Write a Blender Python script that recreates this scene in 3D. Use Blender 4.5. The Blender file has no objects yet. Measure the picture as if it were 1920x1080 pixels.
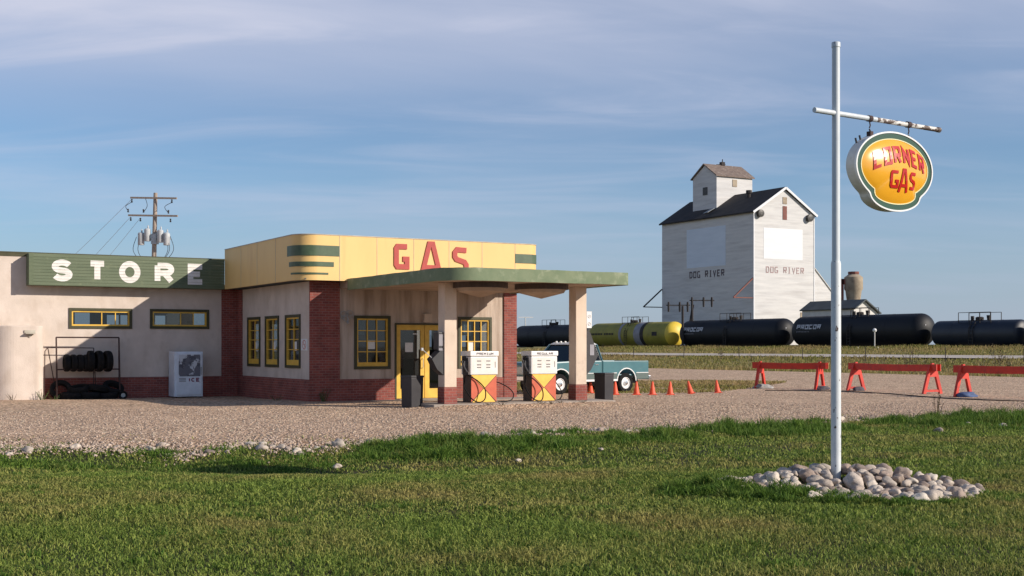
import bpy, bmesh, math, random
import numpy as np
from mathutils import Vector, Matrix, noise
R = math.radians
random.seed(7); rng = np.random.default_rng(7)
S = bpy.context.scene
COL = S.collection

# ------------------------------------------------------------------ camera, sky, sun, exposure
cam = bpy.data.cameras.new('camera'); co = bpy.data.objects.new('camera', cam); COL.objects.link(co)
co.location = (0, 0, 1.6); co.rotation_euler = (R(90), 0, 0)
cam.lens = 44.27; cam.sensor_width = 36; cam.shift_y = 110/1920; cam.clip_end = 9000; cam.clip_start = .1
S.camera = co
S.view_settings.view_transform = 'Standard'; S.view_settings.look = 'None'; S.view_settings.gamma = 1
S.view_settings.exposure = 0.12
SUN = Vector((7.41, -2.68, 3.56)).normalized()          # direction towards the sun
sl = bpy.data.lights.new('sun', 'SUN'); so = bpy.data.objects.new('sun', sl); COL.objects.link(so)
sl.energy = 4.9; sl.angle = R(.53); sl.color = (1, .90, .78)
so.rotation_euler = SUN.to_track_quat('Z', 'Y').to_euler(); so.location = (30, -20, 30)
world = bpy.data.worlds.new('World'); S.world = world; world.use_nodes = True
wn = world.node_tree; N = wn.nodes; L = wn.links
bg = N['Background']; bg.inputs['Strength'].default_value = .080
sky = N.new('ShaderNodeTexSky'); sky.sky_type = 'NISHITA'; sky.sun_disc = False
sky.sun_elevation = math.asin(SUN.z); sky.sun_rotation = math.atan2(SUN.x, SUN.y)
sky.air_density = 1.0; sky.dust_density = .15; sky.ozone_density = 2.6
tc = N.new('ShaderNodeTexCoord'); sep = N.new('ShaderNodeSeparateXYZ'); L.new(tc.outputs['Generated'], sep.inputs[0])
def wmath(op, a, b=None, clamp=False):
    n = N.new('ShaderNodeMath'); n.operation = op; n.use_clamp = clamp
    for i, v in enumerate((a, b)):
        if v is None: continue
        if isinstance(v, (int, float)): n.inputs[i].default_value = v
        else: L.new(v, n.inputs[i])
    return n.outputs[0]
zz = wmath('ADD', wmath('MAXIMUM', sep.outputs['Z'], 0), .13)
px_ = wmath('DIVIDE', sep.outputs['X'], zz); py_ = wmath('DIVIDE', sep.outputs['Y'], zz)
comb = N.new('ShaderNodeCombineXYZ'); L.new(px_, comb.inputs[0]); L.new(py_, comb.inputs[1])
def cloud(scale, rot, stretch, lo, hi, seed, dist=.6, det=7):
    mp = N.new('ShaderNodeMapping'); mp.inputs['Rotation'].default_value = (0, 0, R(rot)); mp.inputs['Scale'].default_value = stretch
    mp.inputs['Location'].default_value = (seed, seed*.7, 0)
    L.new(comb.outputs[0], mp.inputs[0])
    nz = N.new('ShaderNodeTexNoise'); nz.inputs['Scale'].default_value = scale; nz.inputs['Detail'].default_value = det
    nz.inputs['Roughness'].default_value = .55; nz.inputs['Distortion'].default_value = dist
    L.new(mp.outputs[0], nz.inputs['Vector'])
    mr = N.new('ShaderNodeMapRange'); mr.interpolation_type = 'SMOOTHSTEP'
    mr.inputs['From Min'].default_value = lo; mr.inputs['From Max'].default_value = hi
    L.new(nz.outputs['Fac'], mr.inputs['Value']); return mr.outputs[0]
c1 = cloud(.62, 14, (.55, 1.05, 1), .38, .72, 4.3, .7, 7)
c2 = cloud(1.9, -6, (.45, 1.4, 1), .44, .78, 9.1, 1.0, 8)
# more cloud high up, thinning to clear air by the horizon
high = N.new('ShaderNodeMapRange'); high.interpolation_type = 'SMOOTHSTEP'
high.inputs['From Min'].default_value = .0; high.inputs['From Max'].default_value = .24
high.inputs['To Min'].default_value = .30; high.inputs['To Max'].default_value = .95
L.new(sep.outputs['Z'], high.inputs['Value'])
cc = wmath('MULTIPLY', wmath('ADD', wmath('MULTIPLY', c1, .70), wmath('MULTIPLY', c2, .42), True), high.outputs[0])
veil = N.new('ShaderNodeMapRange'); veil.interpolation_type = 'SMOOTHSTEP'
veil.inputs['From Min'].default_value = .14; veil.inputs['From Max'].default_value = .27
veil.inputs['To Min'].default_value = .0; veil.inputs['To Max'].default_value = .88; L.new(sep.outputs['Z'], veil.inputs['Value'])
c3 = cloud(.34, 20, (.6, 1.0, 1), .34, .60, 2.2, .5, 8)
cc = wmath('ADD', wmath('MULTIPLY', cc, .80), wmath('ADD', wmath('MULTIPLY', veil.outputs[0], wmath('ADD', wmath('MULTIPLY', c3, .75), .25)), .09), True)
tint = N.new('ShaderNodeMixRGB'); tint.blend_type = 'MULTIPLY'; tint.inputs[0].default_value = 1; L.new(sky.outputs[0], tint.inputs[1]); tint.inputs[2].default_value = (.80, 1.02, 1.24, 1)
over = N.new('ShaderNodeMapRange'); over.interpolation_type = 'SMOOTHSTEP'; over.inputs['From Min'].default_value = .30; over.inputs['From Max'].default_value = .52
over.inputs['To Min'].default_value = 1; over.inputs['To Max'].default_value = .10; L.new(sep.outputs['Z'], over.inputs['Value']); cc = wmath('MULTIPLY', cc, over.outputs[0])
mixc = N.new('ShaderNodeMixRGB'); L.new(cc, mixc.inputs[0]); L.new(tint.outputs[0], mixc.inputs[1])
mixc.inputs[2].default_value = (6.8, 7.2, 8.9, 1)
hz = N.new('ShaderNodeMapRange'); hz.interpolation_type = 'SMOOTHSTEP'
hz.inputs['From Min'].default_value = -.01; hz.inputs['From Max'].default_value = .14; hz.inputs['To Min'].default_value = .72; hz.inputs['To Max'].default_value = 0; L.new(sep.outputs['Z'], hz.inputs['Value'])
mixh = N.new('ShaderNodeMixRGB'); L.new(hz.outputs[0], mixh.inputs[0]); L.new(mixc.outputs[0], mixh.inputs[1]); mixh.inputs[2].default_value = (4.2, 4.95, 6.7, 1)
L.new(mixh.outputs[0], bg.inputs['Color'])

# ------------------------------------------------------------------ helpers
class MB:
    def __init__(s): s.v = []; s.f = []; s.m = []
    def add(s, vs, fs, mi=0):
        o = len(s.v); s.v += [tuple(v) for v in vs]; s.f += [tuple(i+o for i in f) for f in fs]; s.m += [mi]*len(fs)
    def box(s, x0, x1, y0, y1, z0, z1, mi=0):
        x0, x1 = sorted((x0, x1)); y0, y1 = sorted((y0, y1)); z0, z1 = sorted((z0, z1))
        s.add([(x0,y0,z0),(x1,y0,z0),(x1,y1,z0),(x0,y1,z0),(x0,y0,z1),(x1,y0,z1),(x1,y1,z1),(x0,y1,z1)],
              [(0,3,2,1),(4,5,6,7),(0,1,5,4),(1,2,6,5),(2,3,7,6),(3,0,4,7)], mi)
    def bar(s, p, q, w, h=None, mi=0):
        p, q = Vector(p), Vector(q); h = h or w; d = (q-p).normalized()
        up = Vector((0,0,1)) if abs(d.z) < .95 else Vector((0,1,0))
        a = d.cross(up).normalized()*w/2; b = a.cross(d).normalized()*h/2
        s.add([p-a-b,p+a-b,p+a+b,p-a+b,q-a-b,q+a-b,q+a+b,q-a+b], [(0,1,2,3),(4,7,6,5),(0,4,5,1),(1,5,6,2),(2,6,7,3),(3,7,4,0)], mi)
    def tube(s, pts, r, n=8, mi=0, cap=True):
        pts = [Vector(p) for p in pts]; rs = r if isinstance(r, (list, tuple)) else [r]*len(pts); rings = []; prev = None
        for i, p in enumerate(pts):
            d = (pts[min(i+1, len(pts)-1)] - pts[max(i-1, 0)]).normalized()
            if prev is None: a = d.cross(Vector((0,0,1)) if abs(d.z) < .9 else Vector((1,0,0))).normalized()
            else: a = (prev - d*prev.dot(d)).normalized()
            prev = a; b = d.cross(a)
            rings.append([p + (a*math.cos(t)+b*math.sin(t))*rs[i] for t in [2*math.pi*k/n for k in range(n)]])
        vs = [v for rg in rings for v in rg]; fs = []
        for i in range(len(pts)-1):
            for k in range(n): fs.append((i*n+k, i*n+(k+1)%n, (i+1)*n+(k+1)%n, (i+1)*n+k))
        if cap: fs.append(tuple(range(n-1, -1, -1))); fs.append(tuple((len(pts)-1)*n+k for k in range(n)))
        s.add(vs, fs, mi)
    def lathe(s, prof, M=None, n=24, mi=0, cap=True):     # prof: (r, z)
        M = M or Matrix(); vs = []; fs = []
        for r_, z_ in prof:
            for k in range(n): t = 2*math.pi*k/n; vs.append(M @ Vector((r_*math.cos(t), r_*math.sin(t), z_)))
        for i in range(len(prof)-1):
            for k in range(n): fs.append((i*n+k, i*n+(k+1)%n, (i+1)*n+(k+1)%n, (i+1)*n+k))
        if cap: fs.append(tuple(range(n-1, -1, -1))); fs.append(tuple((len(prof)-1)*n+k for k in range(n)))
        s.add(vs, fs, mi)
    def prism(s, poly, f, d0, d1, mi=0):                  # poly of (u,w); f(u,w,d)->xyz
        n = len(poly); s.add([f(u, w, d0) for u, w in poly]+[f(u, w, d1) for u, w in poly],
              [tuple(range(n)), tuple(range(2*n-1, n-1, -1))]+[(i, i+n, (i+1)%n+n, (i+1)%n) for i in range(n)], mi)
    def build(s, name, mats, parent=None, smooth=False, bevel=0, loc=None, label=None):
        me = bpy.data.meshes.new(name); me.from_pydata(s.v, [], s.f)
        for m in (mats if isinstance(mats, (list, tuple)) else [mats]): me.materials.append(m)
        if any(s.m): me.polygons.foreach_set('material_index', s.m)
        bm = bmesh.new(); bm.from_mesh(me); bmesh.ops.recalc_face_normals(bm, faces=bm.faces)
        if bevel: 
            bmesh.ops.bevel(bm, geom=[e for e in bm.edges if e.is_manifold and e.calc_face_angle(0) > .5], offset=bevel, segments=2, affect='EDGES', profile=.6)
        bm.to_mesh(me); bm.free()
        if smooth:
            me.polygons.foreach_set('use_smooth', [True]*len(me.polygons))
            try: me.set_sharp_from_angle(angle=R(38))
            except Exception: pass
        o = bpy.data.objects.new(name, me); COL.objects.link(o)
        if parent: o.parent = parent
        if loc: o.location = loc
        if label: o['label'] = label
        return o
def tag(o, label=None, cat=None, group=None, kind=None):
    if label: o['label'] = label
    if cat: o['category'] = cat
    if group: o['group'] = group
    if kind: o['kind'] = kind
    return o
def empty(name, loc, rz=0, label=None, cat=None, group=None):
    o = bpy.data.objects.new(name, None); COL.objects.link(o); o.location = loc; o.rotation_euler = (0, 0, rz)
    o.empty_display_size = .2
    return tag(o, label, cat, group)
def smooth_path(P, k=6):
    P = [Vector(p) for p in P]; out = []
    for i in range(len(P)-1):
        p0, p1, p2, p3 = P[max(i-1,0)], P[i], P[i+1], P[min(i+2,len(P)-1)]
        for j in range(k):
            t = j/k; out.append(.5*((2*p1)+(p2-p0)*t+(2*p0-5*p1+4*p2-p3)*t*t+(3*p1-p0-3*p2+p3)*t**3))
    out.append(P[-1]); return out
def copy_tree(o, parent=None):
    c = o.copy(); COL.objects.link(c)
    if parent: c.parent = parent
    for ch in list(o.children): copy_tree(ch, c)
    return c

def mat(name, c1, c2=None, scale=4, rough=.8, bump=0, bscale=60, metal=0, stretch=(1,1,1), det=6, lo=.35, hi=.65, coat=0, spec=.5, c3=None, s3=1.2, lo3=.55, hi3=.75, bdist=.01, coord='Object', st3=(1,1,1)):
    m = bpy.data.materials.new(name); m.use_nodes = True; nt = m.node_tree; n = nt.nodes; l = nt.links; b = n['Principled BSDF']
    b.inputs['Roughness'].default_value = rough; b.inputs['Metallic'].default_value = metal
    b.inputs['Specular IOR Level'].default_value = spec; b.inputs['Coat Weight'].default_value = coat
    t = n.new('ShaderNodeTexCoord')
    def nz(sc, st, d=det):
        mp = n.new('ShaderNodeMapping'); mp.inputs['Scale'].default_value = st; l.new(t.outputs[coord], mp.inputs[0])
        q = n.new('ShaderNodeTexNoise'); q.inputs['Scale'].default_value = sc; q.inputs['Detail'].default_value = d; q.inputs['Roughness'].default_value = .6
        l.new(mp.outputs[0], q.inputs['Vector']); return q.outputs['Fac']
    def rmp(v, a, c):
        q = n.new('ShaderNodeMapRange'); q.inputs['From Min'].default_value = a; q.inputs['From Max'].default_value = c; l.new(v, q.inputs['Value']); return q.outputs[0]
    b.inputs['Base Color'].default_value = (*c1, 1)
    if c2:
        mx = n.new('ShaderNodeMixRGB'); l.new(rmp(nz(scale, stretch), lo, hi), mx.inputs[0]); mx.inputs[1].default_value = (*c1, 1); mx.inputs[2].default_value = (*c2, 1)
        out = mx.outputs[0]
        if c3:
            m3 = n.new('ShaderNodeMixRGB'); l.new(rmp(nz(s3, st3), lo3, hi3), m3.inputs[0]); l.new(out, m3.inputs[1]); m3.inputs[2].default_value = (*c3, 1); out = m3.outputs[0]
        l.new(out, b.inputs['Base Color'])
    if bump:
        bp = n.new('ShaderNodeBump'); bp.inputs['Strength'].default_value = bump; bp.inputs['Distance'].default_value = bdist
        l.new(nz(bscale, stretch, 4), bp.inputs['Height']); l.new(bp.outputs[0], b.inputs['Normal'])
    return m
M = {}
M['stucco'] = mat('stucco', (.67,.575,.50), (.57,.485,.415), 1.6, .95, .5, 45, stretch=(1,1,.8), c3=(.44,.345,.27), s3=2.0, lo3=.50, hi3=.95, bdist=.012, st3=(1.1,1.1,.7))
M['stucco_col'] = mat('column_stucco', (.70,.57,.46), (.60,.49,.39), 3, .95, .5, 50, stretch=(1,1,.5), c3=(.42,.32,.25), s3=4, lo3=.58, hi3=.95)
M['stucco_stained'] = mat('stained_stucco', (.60,.50,.42), (.48,.385,.31), 1.6, .95, .5, 45, stretch=(1.2,1.2,.35), c3=(.22,.15,.105), s3=2.6, lo3=.44, hi3=.80, bdist=.012, st3=(1.4,1.4,.14))
M['soffit'] = mat('soffit', (.50,.38,.28), (.36,.26,.19), 1.2, .95, .3, 30, c3=(.22,.16,.12), s3=3, lo3=.6, hi3=.85)
M['yellow_panel'] = mat('yellow_panel', (.79,.53,.20), (.75,.49,.18), 1.1, .55, .05, 6, stretch=(1,1,.35), c3=(.62,.36,.14), s3=1.6, lo3=.58, hi3=1.0, st3=(1.4,1.4,.2))
M['yellow'] = mat('yellow_paint', (.80,.50,.07), (.68,.40,.05), 5, .5)
M['yellow2'] = mat('pump_yellow', (.88,.56,.10), (.80,.48,.08), 5, .4)
M['green_trim'] = mat('green_trim', (.060,.056,.020), (.040,.040,.015), 5, .6)
M['green'] = mat('green_stripe', (.075,.12,.065), (.055,.09,.05), 5, .5)
M['green_canopy'] = mat('green_canopy_paint', (.20,.24,.14), (.14,.19,.105), 2.2, .75, .3, 14, c3=(.34,.37,.25), s3=3.5, lo3=.55, hi3=.78)
M['green_siding'] = mat('green_siding', (.12,.15,.085), (.09,.12,.065), 3, .65, .15, 30, stretch=(.5,.5,4), c3=(.17,.20,.11), s3=5, lo3=.6, hi3=.8)
M['white'] = mat('white_paint', (.78,.76,.72), (.66,.63,.58), 5, .6, c3=(.5,.44,.38), s3=9, lo3=.62, hi3=.8)
M['freezer'] = mat('freezer_enamel', (.80,.85,.92), (.66,.71,.78), 3, .45, c3=(.45,.38,.33), s3=7, lo3=.64, hi3=.8)
M['cleanwhite'] = mat('clean_white', (.80,.80,.79), (.74,.74,.73), 6, .4)
M['red'] = mat('red_letter', (.45,.045,.032), (.38,.04,.028), 5, .5)
M['signred'] = mat('sign_red', (.50,.014,.008), None, rough=.28)
M['pumpred'] = mat('pump_red', (.62,.13,.06), (.52,.10,.05), 5, .45)
M['paper'] = mat('paper', (.78,.77,.74), (.68,.68,.66), 25, .9)
M['concrete'] = mat('concrete', (.38,.32,.27), (.27,.23,.195), 2.5, .95, .4, 40)
M['black'] = mat('black_plastic', (.022,.022,.026), (.035,.035,.04), 4, .5)
M['binblack'] = mat('bin_black', (.018,.016,.020), (.030,.028,.032), 3, .55, .1, 8)
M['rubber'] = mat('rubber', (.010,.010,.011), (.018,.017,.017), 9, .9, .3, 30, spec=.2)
M['darkbrown'] = mat('dark_brown_paint', (.055,.038,.032), (.085,.06,.05), 6, .6)
M['rust'] = mat('rusty_steel', (.065,.032,.027), (.04,.022,.02), 14, .8)
M['steel'] = mat('grey_steel', (.45,.47,.48), (.35,.37,.38), 8, .45, metal=.4)
M['chrome'] = mat('chrome', (.75,.75,.76), None, rough=.18, metal=1)
M['galv'] = mat('pole_paint', (.62,.66,.68), (.52,.57,.60), 6, .45, c3=(.20,.09,.05), s3=7, lo3=.70, hi3=.735, stretch=(2,2,.5))
M['chipped'] = mat('chipped_pole_paint', (.66,.69,.70), (.56,.60,.62), 5, .5, c3=(.07,.04,.03), s3=16, lo3=.63, hi3=.655, st3=(1,1,.55))
M['peelbar'] = mat('peeling_bar', (.72,.70,.66), (.62,.60,.56), 9, .6, c3=(.11,.075,.06), s3=8, lo3=.50, hi3=.54, st3=(1,1,2))
M['grey_paint'] = mat('transformer_grey', (.52,.54,.55), (.42,.44,.46), 5, .5)
M['wood'] = mat('weathered_wood', (.40,.33,.27), (.28,.22,.18), 3, .9, .3, 25, stretch=(6,6,.7))
M['darkwood'] = mat('dark_pole_wood', (.030,.026,.026), (.05,.042,.04), 3, .9, stretch=(6,6,.7))
M['elev'] = mat('elevator_white', (.66,.65,.635), (.56,.555,.55), .9, .85, .3, 3.0, stretch=(.25,.25,3.2), c3=(.42,.40,.39), s3=.55, lo3=.50, hi3=.86, bdist=.03, st3=(.35,.35,2.6))
M['bluepatch'] = mat('faded_blue_patch', (.66,.73,.82), (.60,.67,.76), .8, .8, stretch=(.3,.3,2))
M['elevpatch'] = mat('fresh_white_patch', (.76,.77,.79), (.70,.71,.73), .8, .7, stretch=(.3,.3,2))
M['roofdark'] = mat('dark_roof', (.022,.020,.021), (.045,.038,.036), .5, .9, .3, 2, c3=(.09,.06,.05), s3=.9, lo3=.62, hi3=.8)
M['roofbrown'] = mat('worn_brown_shingles', (.22,.165,.135), (.14,.105,.09), 1.5, .9, .4, 5, c3=(.36,.31,.27), s3=2.4, lo3=.55, hi3=.72)
M['roofgrey'] = mat('grey_roof', (.09,.105,.11), (.06,.07,.075), .8, .8)
M['barn'] = mat('barn_white', (.68,.66,.62), (.58,.56,.53), 1, .8)
M['text'] = mat('faded_black_text', (.06,.05,.06), (.16,.13,.14), 2.2, .8)
M['textred'] = mat('faded_red_text', (.26,.16,.16), (.44,.34,.33), 1.8, .8)
M['darkopen'] = mat('dark_opening', (.02,.02,.02), (.05,.045,.04), 3, .5)
M['redbrown'] = mat('red_shutter', (.22,.06,.04), (.14,.045,.035), 2, .7)
M['tan'] = mat('tan_metal', (.40,.33,.24), (.28,.22,.16), 1.2, .8, c3=(.16,.10,.07), s3=1.8, lo3=.55, hi3=.8)
M['tankblack'] = mat('tank_black', (.007,.008,.011), (.012,.012,.015), .5, .55, spec=.3, stretch=(.6,.6,1), c3=(.050,.043,.038), s3=.9, lo3=.62, hi3=1.0)
M['tankblue'] = mat('tank_dark_blue', (.012,.016,.028), (.020,.025,.036), .5, .5)
M['tankyellow'] = mat('tank_yellow', (.33,.285,.035), (.24,.21,.028), .7, .6, c3=(.16,.125,.03), s3=.9, lo3=.55, hi3=.85)  # base tone darkened for the shaded side, plus random grime patches
M['tankend'] = mat('sunlit_yellow_end', (.80,.58,.06), (.66,.46,.05), .9, .5, c3=(.30,.20,.05), s3=1.1, lo3=.60, hi3=.9)  # brighter copy of the tank yellow: sunlight on this end put into the colour
M['tankgrey'] = mat('tank_grey_band', (.34,.33,.36), (.22,.21,.23), 1.2, .7)
M['tankdark'] = mat('underframe', (.018,.016,.016), (.045,.035,.03), 2, .8)
M['stencil'] = mat('white_stencil', (.62,.62,.64), (.36,.36,.38), 2.4, .7)
M['teal'] = mat('teal_paint', (.060,.175,.200), (.048,.145,.17), 2, .35, coat=.5, c3=(.12,.20,.20), s3=2.5, lo3=.52, hi3=.9, st3=(.6,1,1.5))
M['tealdark'] = mat('teal_lower_panel', (.09,.13,.12), (.07,.10,.095), 2, .5)
M['barrier'] = mat('barrier_red', (.66,.045,.022), (.50,.032,.02), 3, .55, c3=(.34,.05,.035), s3=6, lo3=.55, hi3=.8)
M['cone'] = mat('cone_orange', (.80,.10,.035), (.70,.08,.03), 5, .55)
M['bagblue'] = mat('blue_bag', (.07,.12,.26), (.05,.08,.17), 9, .8, .5, 20)
M['baggrey'] = mat('grey_bag', (.42,.40,.38), (.22,.21,.2), 9, .9, .5, 20)
M['bagdark'] = mat('dark_bag', (.05,.045,.06), (.10,.09,.10), 9, .9, .5, 20)
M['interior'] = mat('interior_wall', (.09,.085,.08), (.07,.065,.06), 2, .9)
M['flash'] = mat('flashing', (.50,.46,.38), (.36,.32,.26), 3, .5)
M['letterpurple'] = mat('ice_letter', (.22,.05,.10), None, rough=.5)
M['poster'] = mat('peeled_poster', (.62,.64,.68), (.10,.10,.12), 5.5, .7, det=3, lo=.46, hi=.52, c3=(.16,.16,.19), s3=3, lo3=.5, hi3=.54)

def glass(name, tint=(.55,.6,.62), refl=.16):
    m = bpy.data.materials.new(name); m.use_nodes = True; nt = m.node_tree; n = nt.nodes; l = nt.links
    n.remove(n['Principled BSDF']); tr = n.new('ShaderNodeBsdfTransparent'); tr.inputs[0].default_value = (*tint, 1)
    gl = n.new('ShaderNodeBsdfGlossy'); gl.inputs['Roughness'].default_value = .03; gl.inputs['Color'].default_value = (.9,.9,.9,1)
    lw = n.new('ShaderNodeLayerWeight'); lw.inputs['Blend'].default_value = .5; fr = n.new('ShaderNodeMath'); fr.operation = 'POWER'; l.new(lw.outputs['Facing'], fr.inputs[0]); fr.inputs[1].default_value = 4.0
    ad = n.new('ShaderNodeMath'); ad.operation = 'ADD'; ad.inputs[1].default_value = refl; l.new(fr.outputs[0], ad.inputs[0])
    mx = n.new('ShaderNodeMixShader'); l.new(ad.outputs[0], mx.inputs[0]); l.new(tr.outputs[0], mx.inputs[1]); l.new(gl.outputs[0], mx.inputs[2])
    l.new(mx.outputs[0], n['Material Output'].inputs[0]); return m
M['glass'] = glass('window_glass', (.50,.55,.58), .055); M['glassgreen'] = glass('truck_glass', (.05,.075,.06), .035)

def brick(name, c1, c2, mortar):
    m = bpy.data.materials.new(name); m.use_nodes = True; nt = m.node_tree; n = nt.nodes; l = nt.links; b = n['Principled BSDF']
    b.inputs['Roughness'].default_value = .9
    t = n.new('ShaderNodeTexCoord'); sp = n.new('ShaderNodeSeparateXYZ'); l.new(t.outputs['Object'], sp.inputs[0])
    ad = n.new('ShaderNodeMath'); ad.operation = 'ADD'; l.new(sp.outputs[0], ad.inputs[0]); l.new(sp.outputs[1], ad.inputs[1])
    cb = n.new('ShaderNodeCombineXYZ'); l.new(ad.outputs[0], cb.inputs[0]); l.new(sp.outputs[2], cb.inputs[1])
    br = n.new('ShaderNodeTexBrick'); l.new(cb.outputs[0], br.inputs['Vector']); br.inputs['Scale'].default_value = 1
    br.inputs['Brick Width'].default_value = .20; br.inputs['Row Height'].default_value = .075; br.inputs['Mortar Size'].default_value = .009
    br.inputs['Mortar Smooth'].default_value = .2
    br.inputs['Color1'].default_value = (*c1, 1); br.inputs['Color2'].default_value = (*c2, 1); br.inputs['Mortar'].default_value = (*mortar, 1)
    nz = n.new('ShaderNodeTexNoise'); nz.inputs['Scale'].default_value = 2.2; nz.inputs['Detail'].default_value = 6; l.new(t.outputs['Object'], nz.inputs['Vector'])
    mr = n.new('ShaderNodeMapRange'); mr.inputs['From Min'].default_value = .3; mr.inputs['From Max'].default_value = .7; mr.inputs['To Min'].default_value = .72; mr.inputs['To Max'].default_value = 1.15
    l.new(nz.outputs['Fac'], mr.inputs['Value'])
    mx = n.new('ShaderNodeMixRGB'); mx.blend_type = 'MULTIPLY'; mx.inputs[0].default_value = 1; l.new(br.outputs['Color'], mx.inputs[1]); l.new(mr.outputs[0], mx.inputs[2])
    l.new(mx.outputs[0], b.inputs['Base Color'])
    bp = n.new('ShaderNodeBump'); bp.inputs['Distance'].default_value = .01; bp.inputs['Strength'].default_value = .7; bp.invert = True
    l.new(br.outputs['Fac'], bp.inputs['Height']); l.new(bp.outputs[0], b.inputs['Normal'])
    return m
M['brick'] = brick('red_brick', (.33,.085,.062), (.21,.053,.045), (.30,.155,.13))

# ground materials -------------------------------------------------
def grass_nodes(m, blade):
    nt = m.node_tree; n = nt.nodes; l = nt.links; b = n['Principled BSDF']; b.inputs['Roughness'].default_value = .7 if blade else .95
    b.inputs['Specular IOR Level'].default_value = .25
    g = n.new('ShaderNodeNewGeometry')
    def nz(sc, st=(1,1,0), d=5):
        mp = n.new('ShaderNodeMapping'); mp.inputs['Scale'].default_value = st; l.new(g.outputs['Position'], mp.inputs[0])
        q = n.new('ShaderNodeTexNoise'); q.inputs['Scale'].default_value = sc; q.inputs['Detail'].default_value = d; l.new(mp.outputs[0], q.inputs['Vector']); return q.outputs['Fac']
    def rmp(v, a, c, lo=0, hi=1):
        q = n.new('ShaderNodeMapRange'); q.inputs['From Min'].default_value = a; q.inputs['From Max'].default_value = c; q.inputs['To Min'].default_value = lo; q.inputs['To Max'].default_value = hi; l.new(v, q.inputs['Value']); return q.outputs[0]
    def mix(f, a, c, bt='MIX'):
        q = n.new('ShaderNodeMixRGB'); q.blend_type = bt
        for i, v in enumerate((f, a, c)):
            if isinstance(v, tuple): q.inputs[i].default_value = (*v, 1)
            elif isinstance(v, (int, float)): q.inputs[i].default_value = v
            else: l.new(v, q.inputs[i])
        return q.outputs[0]
    return nt, n, l, b, nz, rmp, mix
def ground_mat():
    m = bpy.data.materials.new('turf_soil'); m.use_nodes = True
    nt, n, l, b, nz, rmp, mix = grass_nodes(m, False)
    base = mix(rmp(nz(.55), .4, .62), (.030,.038,.010), (.060,.045,.018))
    base = mix(rmp(nz(9, d=8), .35, .7), base, (.03,.028,.012))
    far = mix(rmp(nz(.11, (1,1,0), 8), .38, .62), (.22,.185,.065), (.13,.145,.035))
    far = mix(rmp(nz(1.6, (1,1,0), 8), .4, .75), far, (.33,.25,.13))
    g = n.new('ShaderNodeNewGeometry'); sp = n.new('ShaderNodeSeparateXYZ'); l.new(g.outputs['Position'], sp.inputs[0])
    l.new(mix(rmp(sp.outputs[1], 34, 50), base, far), b.inputs['Base Color'])
    bp = n.new('ShaderNodeBump'); bp.inputs['Distance'].default_value = .05; bp.inputs['Strength'].default_value = .8; l.new(nz(14, (1,1,1), 6), bp.inputs['Height']); l.new(bp.outputs[0], b.inputs['Normal'])
    return m
M['ground'] = ground_mat()
def blade_mat(name, ga, gb, dry, dry_amt=(.45,.65), patch=.5, light=1.0):
    m = bpy.data.materials.new(name); m.use_nodes = True
    nt, n, l, b, nz, rmp, mix = grass_nodes(m, True)
    at = n.new('ShaderNodeAttribute'); at.attribute_name = 'tint'
    c = mix(at.outputs['Fac'], ga, gb)
    d = n.new('ShaderNodeMath'); d.operation = 'MULTIPLY_ADD'; l.new(at.outputs['Fac'], d.inputs[0]); d.inputs[1].default_value = .22
    l.new(nz(patch, d=4), d.inputs[2])
    c = mix(rmp(d.outputs[0], dry_amt[0], dry_amt[1]), c, dry)
    l.new(c, b.inputs['Base Color'])
    tl = n.new('ShaderNodeBsdfTranslucent'); l.new(c, tl.inputs[0])
    mx = n.new('ShaderNodeMixShader'); mx.inputs[0].default_value = .35; l.new(b.outputs[0], mx.inputs[1]); l.new(tl.outputs[0], mx.inputs[2])
    l.new(mx.outputs[0], n['Material Output'].inputs[0]); return m
M['blade'] = blade_mat('lawn_blades', (.028,.074,.009), (.35,.44,.085), (.46,.34,.13), (.56,.95), .50)
M['tallblade'] = blade_mat('tall_grass', (.026,.080,.009), (.19,.30,.045), (.32,.28,.10), (.66,1.08), 1.6)
M['dryblade'] = blade_mat('field_blades', (.17,.19,.040), (.27,.235,.075), (.36,.26,.12), (.46,.80), .10)
M['weed'] = mat('weed_green', (.05,.085,.02), (.085,.12,.03), 20, .8)
M['weedbrown'] = mat('weed_brown', (.075,.055,.03), (.11,.08,.045), 20, .9)

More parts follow.
